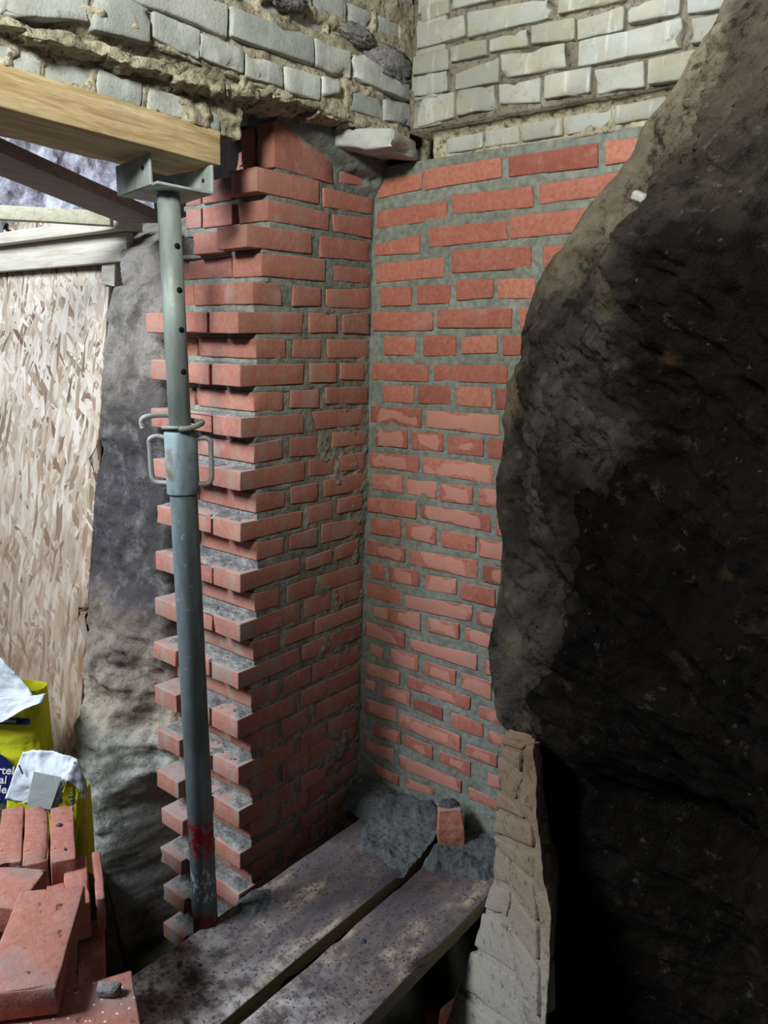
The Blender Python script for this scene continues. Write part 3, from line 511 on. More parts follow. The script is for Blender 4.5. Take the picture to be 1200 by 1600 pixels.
floor = grid_mesh('floor', skirted(np.stack([X, Y, Z], -1), np.array([0, 0, -.15])), M_FLOOR); tag(floor, kind='structure')
tag(floor, 'damp olive earth at the bottom of the underpinning pit')

# ---- back wall of new red brick
def wavy(U, V): return .004 * np.sin(3 * U + 2 * V)
extra = []
zc = -1.47
for row in range(9):
    z1 = zc - row * .0667; off = .06 if row % 2 else 0
    step = .24 if row % 2 == 0 else .12; x = .012 - off
    while x < 1.0:
        w = step - .012; extra.append([[max(x, .006), z1], [x+w, z1], [x+w, z1-.054], [max(x, .006), z1-.054]]) if x + w > .03 else None
        x += step
back_q = BACK_BRICKS + extra
wall_back = mortar_sheet('wall_back', M_MORT, None, -.02, 1.35, -2.08, .452, .0042, back_q, FB, (0, .12, 0), base=-.0035, amp=.0022, freq=26, smear=.011, slope=1.3, seed=3)
tag(wall_back, 'new red brick back wall of the bay with flush grey mortar joints', kind='structure')
for i, q in enumerate(back_q):
    w = q[1][0] - q[0][0]
    b = quad_block('brick', M_RED, wall_back, q, .10, FB, proud=rnd.uniform(-.0005, .003), seed=i, r=.0035, amp=.0013, freq=22, chip=.15)
    zz = q[0][1]; xx = (q[0][0] + q[1][0]) / 2
    b['tone'] = min(1, max(0, rnd.gauss(.50, .2) + (.10 if zz > .05 else 0)))
    b['pale'] = max(0.0, rnd.uniform(.26, .48)) if (zz < -.17 and rnd.random() < .8 and i < len(BACK_BRICKS)) else -.6
    b['film'] = rnd.uniform(.0, .45)

# ---- old masonry above the bay
wall_right = bpy.data.objects.new('wall_right', None); COL.objects.link(wall_right); wall_right.location = (.6, 0, .5)
tag(wall_right, 'old pale yellow brickwork resting above the new red back wall', kind='structure')
rq = [o[1:] for o in OLD_RIGHT if o[0] == -.04]; rq0 = [o[1:] for o in OLD_RIGHT if o[0] == 0]; rqd = [o[1:] for o in OLD_RIGHT if o[0] == .14]
reg = []
for row in range(3):
    for kx in range(7):
        x = .16 + kx * .24 + (.12 if row % 2 else 0); z = .90 + row * .0667
        reg.append([[x, z], [x+.228, z], [x+.228, z-.054], [x, z-.054]])
for kx in range(3):
    for row in range(4):
        x = .96 + kx * .24; z = .81 - row * .0667
        if x > .93: reg.append([[x, z-.03], [x+.228, z-.03], [x+.228, z-.084], [x, z-.084]])
hi = [[[.14, .83], [.25, .83], [.25, .815], [.14, .815]]]
FBo = lambda y0: (lambda u, v, h: np.stack([u, y0 - h, v], -1))
mortar_sheet('mortar', M_JOINT, wall_right, .135, 1.5, .515, 1.06, .005, rq + reg, FBo(-.04), (0, .2, 0), base=-.013, amp=.008, freq=28, smear=.012, slope=1.5, seed=21,
             smear_fn=lambda U, V: 1.0 + 0*U)
mortar_sheet('mortar', M_LIME, wall_right, .19, 1.35, .449, .53, .005, rq0, FBo(0), (0, .16, 0), base=-.006, amp=.010, freq=24, smear=.02, slope=1.0, seed=22, bend=lambda U, V: .03 * sstep(.50, .53, V))
for i, q in enumerate(rq + reg + rq0 + rqd):
    y0 = -.04 if i < len(rq) + len(reg) else (0 if i < len(rq) + len(reg) + len(rq0) else .14)
    d = i >= len(rq) + len(reg) + len(rq0)
    b = quad_block('brick', M_OLDD if d else M_OLDR, wall_right, q, .10, FBo(y0), proud=rnd.uniform(-.002, .004), seed=100+i, r=.005, amp=.003, freq=20, mids=(5, 2, 0), chip=.5)
    b['tone'] = rnd.uniform(.15, 1)
mortar_sheet('mortar', M_LIME, wall_right, -.16, .30, .72, 1.06, .006, rqd, FBo(.14), (0, .12, 0), base=-.008, amp=.006, freq=28, smear=.01, slope=1.5, seed=24)
jamb_q = []
for row in range(7):   # return face at the open joint
    z = .52 + row * .0667; jamb_q.append([[-.035, z+.054], [.13, z+.054], [.13, z], [-.035, z]])
for i, q in enumerate(jamb_q):
    b = quad_block('brick', M_OLDR, wall_right, q, .09, lambda u, v, h: np.stack([.150 - h, u, v], -1), seed=160+i, r=.006, amp=.003, mids=(3, 1, 0)); b['tone'] = rnd.random()

block('core_or_added_filler', M_OLDD, wall_right, (-.80, .24, -2.0), (1.9, .42, 1.10), r=.01, mids=(4, 1, 4), amp=.01, seed=170)  # dark backing added behind the walls; closes gaps and blocks world light
block('core_or_added_filler', M_LIME, wall_right, (-.60, .16, .44), (.10, .24, 1.10), r=.01, mids=(4, 1, 4), amp=.01, seed=171)
wall_left = bpy.data.objects.new('wall_left', None); COL.objects.link(wall_left); wall_left.location = (0, -.5, .5)
tag(wall_left, 'old grey brickwork hanging over the red pier with ragged yellowish mortar', kind='structure')
FSo = lambda x0: (lambda u, v, h: np.stack([x0 + h, u, v], -1))
upper = [o for o in OLD_LEFT if o[0] > .06]; lower = [o for o in OLD_LEFT if o[0] <= .06]
reg = []
for row in range(5):
    z = .92 - row * .062
    for k in range(9):
        y = -1.75 + k * .24 + (.12 if row % 2 else 0)
        if z > .80 or y < -.60 and z > .64 and y + .228 < (-.60 if z > .68 else -.84): reg.append([.085, [y, z+.04], [y+.228, z+.04], [y+.228, z-.014], [y, z-.014]])
for y in (-1.31, -1.55): reg.append([.1, [y, .55], [y+.228, .55], [y+.228, .50], [y, .50]])
for y in (-1.35, -1.59): reg.append([.05, [y, .44], [y+.22, .44], [y+.22, .395], [y, .395]])
uq = upper + [o for o in reg if o[0] > .06]; lq = lower + [o for o in reg if o[0] <= .06]
mortar_sheet('mortar', M_LIME, wall_left, -1.85, .035, .505, 1.0, .005, [o[1:] for o in uq], FSo(.095), (-.32, 0, 0), base=-.005, amp=.011, freq=22, smear=.016, slope=1.4, seed=31)
mortar_sheet('mortar', M_LIME, wall_left, -1.85, -.53, .40, .525, .005, [o[1:] for o in lq], FSo(.05), (-.30, 0, 0), base=.002, amp=.016, freq=20, smear=.075, slope=.7, seed=32, bend=lambda U, V: .035 * sstep(.455, .52, V))
for i, o in enumerate(uq + lq):
    b = quad_block('brick', M_OLDL, wall_left, o[1:], .10, FSo(o[0]), proud=rnd.uniform(0, .006), seed=200+i, r=.006, amp=.0035, freq=18, mids=(5, 2, 1), chip=.55)
    b['tone'] = rnd.uniform(.0, 1)
block('core_or_added_filler', M_GAP_SHADE, wall_left, (-.95, -.06, .02), (-.20, .16, .70), r=.01, mids=(4, 1, 4), amp=.012, seed=172)  # black filler added to keep the gap behind the pier in shade
block('core_or_added_filler', M_GAP_SHADE, wall_left, (-.235, -.33, .40), (-.06, .16, .70), r=.01, mids=(4, 1, 4), amp=.012, seed=173)  # second black filler, stands in for the dark above the pier
# ragged underside of the old wall over the pier: flakes of broken brick and mortar
for i, (y, z, ly, lx) in enumerate([(-.50, .505, .12, .10), (-.40, .510, .13, .12), (-.27, .508, .11, .11), (-.15, .515, .13, .12), (-.06, .52, .09, .10), (-.56, .485, .10, .09), (-.66, .47, .14, .07), (-.80, .468, .15, .07), (-.95, .462, .16, .07), (-1.12, .455, .18, .07)]):
    V, F = rbox((lx, ly, .022), .004, (12, 16, 2), .013, 42, 300+i, .6); V = V + np.array((.092 - lx, y - ly/2, z - .008))
    V[:, 2] += .12 * (V[:, 0] - .09) + .1 * (V[:, 1] - y)
    b = link_mesh('broken_mortar', V, F, M_LIME, wall_left)
# the displaced end brick next to the corner joint
M = Matrix.Translation((.085, -.06, .478)) @ Euler((math.radians(3), math.radians(6), math.radians(14))).to_matrix().to_4x4()
b = block('brick', M_OLDL, wall_left, (-.14, -.125, -.022), (.075, .065, .026), r=.010, mids=(5, 4, 1), amp=.006, seed=333, freq=20, chip=.6, M=M); b['tone'] = .75
tag(b, 'loose chipped end brick jutting out at the corner')
# crumbly mortar lump higher up
nt, npn = 26, 40
T, Pp = np.meshgrid(np.linspace(0, math.pi, nt), np.linspace(0, 2*math.pi, npn))
D = np.stack([np.sin(T)*np.cos(Pp), np.sin(T)*np.sin(Pp), np.cos(T)], -1)
for (cy, cz, a_, b_) in ((-.065, .672, .085, .034), (-.44, .70, .05, .02), (-.20, .70, .05, .018)):
    r_ = 1 + .45 * fbm(D * 2 + cy, 2.2, 4, 9, .7, True)
    Pm = D * r_[..., None] * np.array([.022, a_, b_]) + np.array([.098, cy, cz])
    tag(grid_mesh('mortar_lump', Pm, M_LEDGE, wall_left), kind='stuff')

# ---- limewashed rubble wall seen far back through the timberwork
U, V = np.meshgrid(np.linspace(-4.6, -.78, 200), np.linspace(-2.0, 1.6, 170)); P3 = np.stack([U, V, 0*U], -1)
rear = grid_mesh('wall_rear', skirted(np.stack([U, .02 - .09 * fbm(P3, 3.5, 6, 5) - .04 * fbm(P3, 12, 4, 6, ridged=True), V], -1), np.array([0, .15, 0])), M_WHITE)
tag(rear, 'rough whitewashed rubble behind the boards and joist', kind='structure')

# ================================================================== earth banks
def edge_x(z):
    t = np.array(MASS_EDGE)[::-1]; return np.interp(z, t[:, 0], t[:, 1])
ns, nz = 380, 470
S, Zg = np.meshgrid(np.concatenate([np.linspace(-.30, 0, 40)[:-1], np.linspace(0, 1.75, ns-39)]), np.linspace(-2.0, .85, nz))
ex = edge_x(Zg); low = sstep(-.86, -.98, Zg)
ex = ex * (1-low) + (.70) * low; ex = np.where(Zg > .58, .996 + (Zg - .58) * .6, ex)
Y0 = -.28 + .03 * low
bx = np.where(S < 0, .06 * -S, .80 * S); by = np.where(S < 0, -S * 1.0, -.60 * S)
P3 = np.stack([ex + bx, Y0 + by, Zg], -1)
sat = sstep(0, .12, S)
th = math.radians(35); Q = P3.copy(); Q[..., 2] = P3[..., 2] * 1.0 + P3[..., 0] * .6
big = fbm(Q, 2.1, 3, 41) * .11 + fbm(Q, 5.0, 5, 42, .6, True) * .060
fine = fbm(Q, 13, 5, 43, .65, True) * .024 + fbm(P3, 42, 4, 44, .65) * .011
hout = big * sat + fine * (.35 + .65 * sat) - .05 * sat
hout += .07 * sstep(.08, .4, S) * np.exp(-((Zg + .05 - .45 * S) / .18) ** 2)      # slanting shoulder
hout -= .16 * sstep(.10, .35, S) * sstep(-.55, -.95, Zg) + .06 * low * sstep(-.05, .1, S)
hout -= .15 * sstep(.18, .80, S - .15 * (Zg + .2))
n2 = np.array([-.60, -.80, 0]); nb = np.array([-1.0, 0, 0])
nn = np.where((S < 0)[..., None], nb, n2)
PM = P3 + nn * hout[..., None]
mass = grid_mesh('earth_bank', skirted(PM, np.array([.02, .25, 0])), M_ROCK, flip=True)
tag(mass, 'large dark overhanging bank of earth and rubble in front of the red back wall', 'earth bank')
# white flint stuck in the bank
V, F = rbox((.036, .018, .017), .006, (2, 1, 1), .005, 40, 5, .3)
j = np.argmin(np.abs((PM.reshape(-1, 3) - np.array([.90, -.33, .25])) @ np.array([.8, -.6, 0])) + np.abs(PM.reshape(-1, 3)[:, 2] - .235)); c0 = PM.reshape(-1, 3)[j] + np.array([-.008, -.010, 0])
Mf = Matrix.Translation(Vector(c0)) @ Euler((0, .5, -.6)).to_matrix().to_4x4()
fl = link_mesh('flint', [Mf @ Vector(v - np.array([.015, .010, .009])) for v in V], F, m_plain('white_flint', (.38, .37, .32)), mass)

# old footing showing under the dark bank
foot = thing('old_footing', 'tall strip of old pale brick footing below the dark earth bank', 'footing', (.64, -.30, -1.7))
def FF(s, z, h):
    xl = np.interp(z, [-1.9, -1.7, -1.5, -1.3, -.9], [.56, .60, .64, .655, .663]); yl = np.interp(z, [-1.9, -1.7, -1.5, -1.3, -.9], [-.38, -.35, -.30, -.28, -.285])
    return np.stack([xl + .85 * s - .53 * h, yl - .53 * s - .85 * h, z], -1)
nu, nv = 70, 190
U, V = np.meshgrid(np.linspace(0, 1, nu), np.linspace(-1.95, -.885, nv))
wd = np.interp(V, [-1.95, -1.6, -1.4, -1.2, -1.0, -.88], [.34, .31, .27, .235, .145, .11]) + .012 * fbm(np.stack([V*0, V, V*0], -1), 14, 3, 6)
SS = U * wd + .012 * fbm(np.stack([V*0, V, V*0+3], -1), 12, 4, 7) * (1-U)
P3 = np.stack([SS, V, 0*V], -1); hh = -.006 + .010 * fbm(P3, 16, 5, 8, .6) - .05 * np.abs(U - .45) ** 3
tag(grid_mesh('footing_mortar', skirted(FF(SS.ravel(), V.ravel(), hh.ravel()).reshape(nv, nu, 3), np.array([-.06, .16, 0])), M_FOOT, foot))
for i, q in enumerate(FOOT_BRICKS):
    quad_block('brick', M_FOOT, foot, q, .05, FF, proud=rnd.uniform(-.002, .003), seed=400+i, r=.006, amp=.0035, freq=18, mids=(4, 2, 0), chip=.5)

# earth bank between the strand board and the pier
U, V = np.meshgrid(np.linspace(-1.75, -.20, 230), np.linspace(-2.1, .36, 330)); P3 = np.stack([U, V, 0*U], -1)
yb = np.interp(V, [-2.1, -1.8, -1.5, -1.25, -.95, -.75, -.45, -.15, .1, .24, .36], [-.72, -.68, -.63, -.57, -.52, -.47, -.45, -.46, -.42, -.30, -.10])
osb_y = -.25 + .219 * (V - .2)
red = -.905 + .155 * (.20 - V)
offp = np.clip(osb_y - yb, 0, 1) * 1.55 + .02
back = sstep(red + offp + .03, red + offp - .04, U + .015 * fbm(P3, 8, 3, 9))
yb2 = np.where(V > .12, yb, yb - .02) * (1 - back) + np.maximum(yb, osb_y + .09) * back
wp = sstep(-.52, -.36, U)
yb2 = yb2 * (1 - wp) + np.maximum(yb2, -.475) * wp
yb2 = yb2 + sstep(-.345, -.30, U) * .18 + .16 * sstep(-1.32, -1.46, V + .05 * fbm(P3, 6, 3, 12)) * sstep(-.47, -.38, U)
amp = .6 + .4 * sstep(-.8, -1.0, V)
yb2 = yb2 - (1 - .8 * back) * amp * (.05 * fbm(P3, 4.5, 4, 51) + .028 * fbm(P3, 11, 4, 52, .55, True) + .010 * fbm(P3, 35, 4, 53, .65))
bank = grid_mesh('earth_bank', skirted(np.stack([U, yb2, V], -1), np.array([0, .25, 0])), M_BANK)
tag(bank, 'layered sandy and clay earth bank between the strand board and the red pier', 'earth bank')

# ================================================================== the pier
pier = thing('brick_pier', 'new red brick pier with toothed unfinished edge beside the steel prop', 'pier', (-.17, -.25, -1.63))
block('core_or_added_filler', M_PMORT, pier, (-.315, -.375, -1.97), (-.012, -.012, .375), r=.01, mids=(4, 4, 20), amp=.008, seed=2)
side_q = list(SIDE_BRICKS)
names = [c[0] for c in COURSES]; P_rows = set('T1 T3 C E G I K M O Q S U W Y AA CC EE'.split()) | {'T2', 'A'}
bricks = []
full = COURSES + [[n_, y_, -1.605 - k_ * .0667, -1.658 - k_ * .0667, y_ + (.21 if p_ else .10), -1.61 - k_ * .0667, -1.66 - k_ * .0667] for k_, (n_, y_, p_) in enumerate([('BB', -.468, 0), ('CC', -.510, 1), ('DD', -.466, 0), ('EE', -.512, 1), ('FF', -.466, 0)])]
for n, yf, zt, zb, y1, zt1, zb1 in full:
    P = n in P_rows; top = n in ('T1', 'T2', 'T3', 'A', 'B')
    # corner brick: header front + stretcher side (P) or stretcher front + header side (R)
    wx = {'T1': .112, 'T2': .108, 'T3': .108, 'A': .108, 'B': .225}.get(n, .108 if P else .228)
    V, F = rbox((wx, y1 - yf, 1.0), .0035, (2, 4, 1), 0, 20, 0)
    L = y1 - yf
    zf = (zt, zb); H = zt - zb
    V, F = rbox((wx, L, H), .0035, (3 if wx > .15 else 2, 4, 1), .0014, 24, rnd.randint(0, 999), .12)
    if n == 'T1': V[:, 1] += .02 * np.clip(1 - V[:, 0] / .04, 0, 1) ** 2
    t = V[:, 1] / L; zlo = zb * (1-t) + zb1 * t; zhi = zt * (1-t) + zt1 * t
    V = np.stack([V[:, 0] - wx + .001, V[:, 1] + yf, zlo + (zhi - zlo) * V[:, 2] / H], -1)
    bricks.append((link_mesh('brick', V, F, M_PIER, pier), zt))
    # the other front bricks of the course
    if n in ('T1', 'T2'): segs = [(-.245, -.128, -.405), (-.32, -.257, -.40)]
    elif n in ('T3',): segs = [(-.24, -.122, yf + .03)]
    elif n == 'A': segs = [(-.30, -.122, yf + .012), (-.335, -.305, yf + .02)]
    elif n == 'B': segs = [(-.335, -.238, yf + .01)]
    elif P: segs = [(-.222, -.119, yf + rnd.uniform(.0, .008)), (-.338, -.234, yf - rnd.uniform(.012, .024))]
    else: segs = [(-.325, -.240, yf + rnd.uniform(0, .01))]
    for a, b_, y in segs:
        V, F = rbox((b_ - a, .20, H), .0035, (2, 4, 1), .0014, 24, rnd.randint(0, 999), .12)
        jit = rnd.uniform(-.003, .003); V = V + np.array([a, y, zb + jit])
        bricks.append((link_mesh('brick', V, F, M_PIER, pier), zt))
    # side bricks of the lower courses
    if n in names and names.index(n) >= names.index('N') or len(n) == 2 and n[0] == n[1]:
        for a, b_ in ([(.24, .348), (.36, None)] if P else [(.12, .228), (.24, None)]):
            ya = yf + a; yb_ = yf + b_ if b_ else -.010
            j1 = rnd.uniform(-.003, .003)
            side_q.append([[ya, zt1 + j1], [yb_, zt1 + j1 + .002], [yb_, zb1 + j1 + .002], [ya, zb1 + j1]])
tall = []
V, F = rbox((.056, .215, .105), .004, (1, 4, 3), .0015, 20, 61, .5); V = V + np.array([-.055, -.385, .378]); V[:, 2] -= .10 * np.clip(V[:, 1] + .30, 0, 1) * (V[:, 2] - .378) / .105
bricks.append((link_mesh('brick', V, F, M_PIER, pier), -.9)); bricks[-1][0]['film'] = 1.0
V, F = rbox((.050, .20, .10), .004, (1, 4, 3), .0015, 20, 62, .5); V = V + np.array([-.122, -.380, .378])
bricks.append((link_mesh('brick', V, F, M_PIER, pier), .4))
V, F = rbox((.05, .20, .09), .004, (1, 4, 3), .0015, 20, 63, .5); V = V + np.array([-.20, -.33, .378])
bricks.append((link_mesh('brick', V, F, M_PIER, pier), .4))
for i, q in enumerate(side_q):
    q = [[p[0], p[1]] for p in q]
    b = quad_block('brick', M_PIER, pier, q, .10, FS, proud=rnd.uniform(-.001, .003), seed=500+i, r=.0035, amp=.0016, freq=22, chip=.15)
    bricks.append((b, q[0][1]))
for b, z in bricks:
    b['tone'] = min(1, max(0, rnd.gauss(.48, .2))); b['pale'] = -.6
    if 'film' not in b: b['film'] = rnd.uniform(.2, .8)
def side_bend(U, V):
    dg = V + .30 * (U + .36)
    top = sstep(.475, .52, dg) * .034 + sstep(.40, .50, V) * sstep(-.22, -.10, U) * .008 - .014 * sstep(.38, .40, V) * (1 - sstep(.45, .475, dg)) * sstep(-.16, -.19, U)
    return top
def tall_q(): return [[-.375, .478], [-.24, .455], [-.175, .43], [-.175, .384], [-.375, .384]]
sq = side_q + [[[c[1] - .02, c[2]], [c[4], c[5]], [c[4], c[6]], [c[1] - .02, c[3]]] for c in COURSES] + [[[-.40, .470], [-.285, .462], [-.18, .39], [-.40, .384]]]
mortar_sheet('mortar', M_PMORT, pier, -.425, .01, -1.96, .505, .0036, sq, lambda u, v, h: np.stack([h, np.maximum(u, np.where(v > .372, -.374, np.where(v > .115, -.395, -.425))), v], -1), (-.10, 0, 0), base=-.0035, amp=.0032, freq=30, smear=.016, slope=1.3, seed=61,
             smear_fn=lambda U, V: .55 + 1.7 * sstep(-.35, -.05, U) * sstep(.0, -.4, V) + .9 * sstep(-.9, -1.2, V), bend=side_bend)
# bedding joints: rough beds between the courses on the toothed front
for i in range(len(full) - 1):
    a, b_ = full[i], full[i+1]
    zt_, zb_ = a[3], b_[2]
    yf = max(a[1], b_[1]) + .006
    V, F = rbox((.328, .16, max(.010, zt_ - zb_ + .003)), .003, (14, 3, 0), .0030, 40, 700+i, 0); V = V + np.array([-.330, yf, zb_ - .0015])
    link_mesh('mortar_bed', V, F, M_MORT if zb_ > -.25 else M_LEDGE, pier)
    if b_[0] in P_rows and b_[0] not in ('T1', 'T2', 'T3', 'A'):
        low = sstep(-.1, -.6, zb_)
        U, V2 = np.meshgrid(np.linspace(-.333, -.003, 60), np.linspace(b_[1] + .003, yf + .03, 20)); P3 = np.stack([U, V2, 0*U + i * 3.3], -1)
        edge = np.minimum.reduce([(V2 - b_[1] - .003) / .016, (U + .335) / .02, -U / .02, np.ones_like(U)])
        hz = (.003 + .016 * low * np.clip(fbm(P3, 16, 4, 71, .65) + .15, -.2, 1) + .004 * fbm(P3, 60, 4, 72, .65)) * np.clip(edge, 0, 1) - .0035 * (1 - np.clip(edge * 1.2, 0, 1)) - .006 * sstep(.0, .3, fbm(P3, 14, 2, 75))
        Pg = np.stack([U, V2, b_[2] + hz], -1)
        tag(grid_mesh('mortar_droppings', Pg, M_LEDGE, pier), kind='stuff')

# ================================================================== steel prop
A0 = Vector((.003, -.690, .262)); A1 = Vector((.122, -.704, -1.915)); axd = (A1 - A0).normalized(); LN = (A1 - A0).length
prop = thing('steel_prop', 'grey adjustable steel prop standing upright in front of the red pier', 'prop', A1)
def at(z): return A0 + axd * ((z - A0.z) / axd.z)
V, F = lathe([(0, .0242), (.50, .0242)], A0, A1, 40); inner = link_mesh('inner_tube', V, F, M_GALV, prop)
V, F = lathe([(-.002, .026), (-.002, .0305), (.004, .0305), (LN - .51, .0302)], at(-.232), A1, 40); link_mesh('outer_tube', V, F, M_TUBE, prop)
V, F = lathe([(0, .030), (0, .0352), (.003, .0362), (.137, .0362), (.140, .0345), (.140, .030)], at(-.236), A1, 40); collar = link_mesh('collar', V, F, M_COLLAR, prop)
V, F = lathe([(0, .025), (0, .040), (.003, .0405), (.007, .040), (.007, .025)], at(-.222), A1, 40); link_mesh('collar_ring', V, F, M_ROD, prop)
cr = Vector((.78, .62, 0)).normalized(); cf = Vector((.62, -.78, 0)).normalized()    # across and towards the room
for sgn, name in ((-1, 'handle'), (1, 'handle')):
    pz = at(-.25)
    w = .070 if sgn < 0 else .066
    pts = [at(-.250) + cr * sgn * .034, at(-.248) + cr * sgn * .055, at(-.256) + cr * sgn * w, at(-.275) + cr * sgn * w, at(-.315) + cr * sgn * w, at(-.340) + cr * sgn * (w - .002), at(-.351) + cr * sgn * (w - .012), at(-.352) + cr * sgn * .034]
    V, F = sweep(pts, .0058, 12); link_mesh(name, V, F, M_ROD, prop)
c = at(-.214)
pts = [c + cr * -.083 + Vector((0, 0, -.016)), c + cr * -.085, c + cr * -.070 + Vector((0, 0, .010)), c + cr * -.03 + Vector((0, 0, .012)) - cf * .020, c + cr * .02 - cf * .034, c + cr * .046 - cf * .012, c + cr * .048 + cf * .018 + Vector((0, 0, -.003)), c + cr * .030 + cf * .040 + Vector((0, 0, -.010)), c + cr * .008 + cf * .043 + Vector((0, 0, -.012))]
V, F = sweep(pts, .0062, 12); link_mesh('pin', V, F, M_ROD, prop)
hd = (cr * .74 + cf * .67).normalized()
for z in (.158, .068, -.015, -.104, .230):
    if z > .2: continue
    p = at(z) + hd * .0
    V, F = lathe([(.0228, .0066), (.0246, .0066)], p, p + hd, 18)
    link_mesh('pin_hole_shade_disc', V, F, M_DARK, inner)  # black disc stands in for the shaded hole
V, F = lathe([(0, .06), (0.006, .06)], A1 - axd * .006, A1, 24); link_mesh('base_plate', V, F, M_TUBE, prop)
# head: a folded channel with two upstands
hx0, hx1, hy0, hy1 = -.112, .056, -.742, -.612
Hm = Matrix.Translation((-.026, -.678, .2655)) @ Euler((0, math.radians(-2.5), math.radians(-6))).to_matrix().to_4x4()
block('head_plate', M_HEAD, prop, (-.074, -.066, 0), (.088, .066, .006), r=.002, mids=(3, 3, 0), amp=.0006, M=Hm)
ft = block('head_flange', M_HEAD, prop, (-.078, -.070, .001), (.066, -.064, .062), r=.002, mids=(3, 0, 2), amp=.0008, M=Hm)
fb = block('head_flange', M_HEAD, prop, (-.066, .062, .001), (.088, .068, .060), r=.002, mids=(3, 0, 2), amp=.0008, M=Hm)
for (x, z) in ((.040, .038),):
    p = Hm @ Vector((x, -.0695, z)); q = Hm @ Vector((x, -.0735, z)); V, F = lathe([(0, .0045), (.0022, .0045)], p, q, 14); link_mesh('bolt_hole_shade_disc', V, F, M_DARK, ft)  # bolt holes are black discs in place of shaded openings
for (x, z) in ((-.035, .016), (.055, .033)):
    p = Hm @ Vector((x, .0628, z)); q = Hm @ Vector((x, .05, z)); V, F = lathe([(0, .0045), (.0016, .0045)], p, q, 14); link_mesh('bolt_hole_shade_disc', V, F, M_DARK, fb)

# ================================================================== timberwork
V, F = rbox((.192, 1.45, .070), .004, (4, 30, 2), .0012, 12, 3, .2); V = V + np.array([-.130, -2.045, .3325])
beam = link_mesh('timber_beam', V, F, M_BEAM); tag(beam, 'weathered pine beam carried on the prop head below the old grey masonry', 'beam')
def stick(name, mat, p0, p1, w, h, label=None, cat=None, parent=None, seed=0, drop=0):
    """straight timber from p0 to p1 (bottom centre line), width w, height h"""
    p0 = Vector(p0); p1 = Vector(p1); d = p1 - p0; L = d.length; q = d.to_track_quat('Y', 'Z')
    V, F = rbox((w, L, h), .003, (2, max(3, int(L / .08)), 1), .001, 10, seed)
    V = [p0 + q @ Vector((v[0] - w/2, v[1], v[2])) for v in V]
    o = link_mesh(name, V, F, mat, parent)
    if label: tag(o, label, cat)
    return o
stick('diagonal_joist', M_JOIST, (.03, -1.55, .345), (-.600, -.345, .300), .135, .030, 'purplish brown joist running diagonally down to the board frame', 'joist', seed=4)
stick('batten', m_wood('yellowish_batten', [(.40, .36, .22), (.52, .48, .33), (.60, .56, .42)], 'X'), (-1.25, -.86, .305), (-.705, -.375, .295), .035, .040, 'narrow yellowish batten nailed against the diagonal joist', 'batten', seed=5)
frame = thing('board_frame', 'pale planed timber frame along the top of the strand board', 'timber frame', (-1.2, -.26, .2))
block('face_board', M_PINE, frame, (-1.95, -.305, .205), (-.742, -.278, .292), r=.003, mids=(12, 0, 1), amp=.001, seed=8)
block('top_batten', M_PINE, frame, (-1.95, -.345, .293), (-.715, -.262, .332), r=.003, mids=(12, 1, 1), amp=.001, seed=9)
Mb = Matrix.Translation((-.86, -.262, .20)) @ Euler((0, math.radians(8), 0)).to_matrix().to_4x4()
block('packing_block', M_PINE, frame, (-.045, -.03, -.065), (.030, .03, .02), r=.003, mids=(1, 1, 1), amp=.001, seed=10, M=Mb)
for x in (-1.62, -1.45, -1.30, -1.12, -.95, -.80):
    z = .235 if int(x * 100) % 2 else .255
    V, F = lathe([(0, .0035), (.0015, .0035)], (x, -.3045, z), (x, -.31, z), 10); link_mesh('screw_head', V, F, m_plain('screw', (.12, .10, .09)) if 'screw' not in bpy.data.materials else bpy.data.materials['screw'], frame)
V, F = rbox((1.45, .015, 2.10), .002, (30, 0, 40), .0010, 10, 12, .6)
V = np.array(V); tz = V[:, 2] / 2.10
Vn = np.stack([V[:, 0] - 2.35 + (.865 - .0) * 0, V[:, 1], V[:, 2] - 1.70], -1)
right = -.905 + .155 * (.20 - Vn[:, 2])
Vn[:, 0] = right - (1.45 - V[:, 0]); Vn[:, 1] = V[:, 1] - .262 + .219 * (Vn[:, 2] - .2)
osb = link_mesh('strand_board', Vn, F, M_OSB, smooth=True); tag(osb, 'big strand board sheet leaning against the earth, bleached above and stained brown below', 'board')

# ================================================================== scaffold planks
for i, (x0, x1, y0, y1, lab) in enumerate([(.108, .358, -1.70, -.012, 'broad muddy scaffold plank running close along the foot of the red pier'), (.388, .588, -1.70, -.020, 'scaffold plank nearer the dark earth bank, brick fragment standing on its far end')]):
    V, F = rbox((x1-x0, y1-y0, .045), .005, (5, 40, 1), .0018, 9, 30+i, .3); V = V + np.array([x0, y0, -1.495])
    pl = link_mesh('scaffold_plank', V, F, M_PLANK); tag(pl, lab, 'plank')
def m_heap():
    g = G('dropped_mortar')
    c = g.ramp(g.noise(20, 6, rough=.65), [(.3, (.075, .082, .08)), (.55, (.13, .14, .135)), (.75, (.21, .215, .20))])
    c = g.mix(g.ramp(g.noise(90, 4, rough=.7), [(.34, .8), (.48, 0)]), c, (.03, .03, .03))
    b = g.math('ADD', g.math('MULTIPLY', g.noise(60, 6, rough=.75), .7), g.math('MULTIPLY', g.noise(240, 3, rough=.7), .4))
    return g.out(c, .9, b, 1, .008, spec=.2)
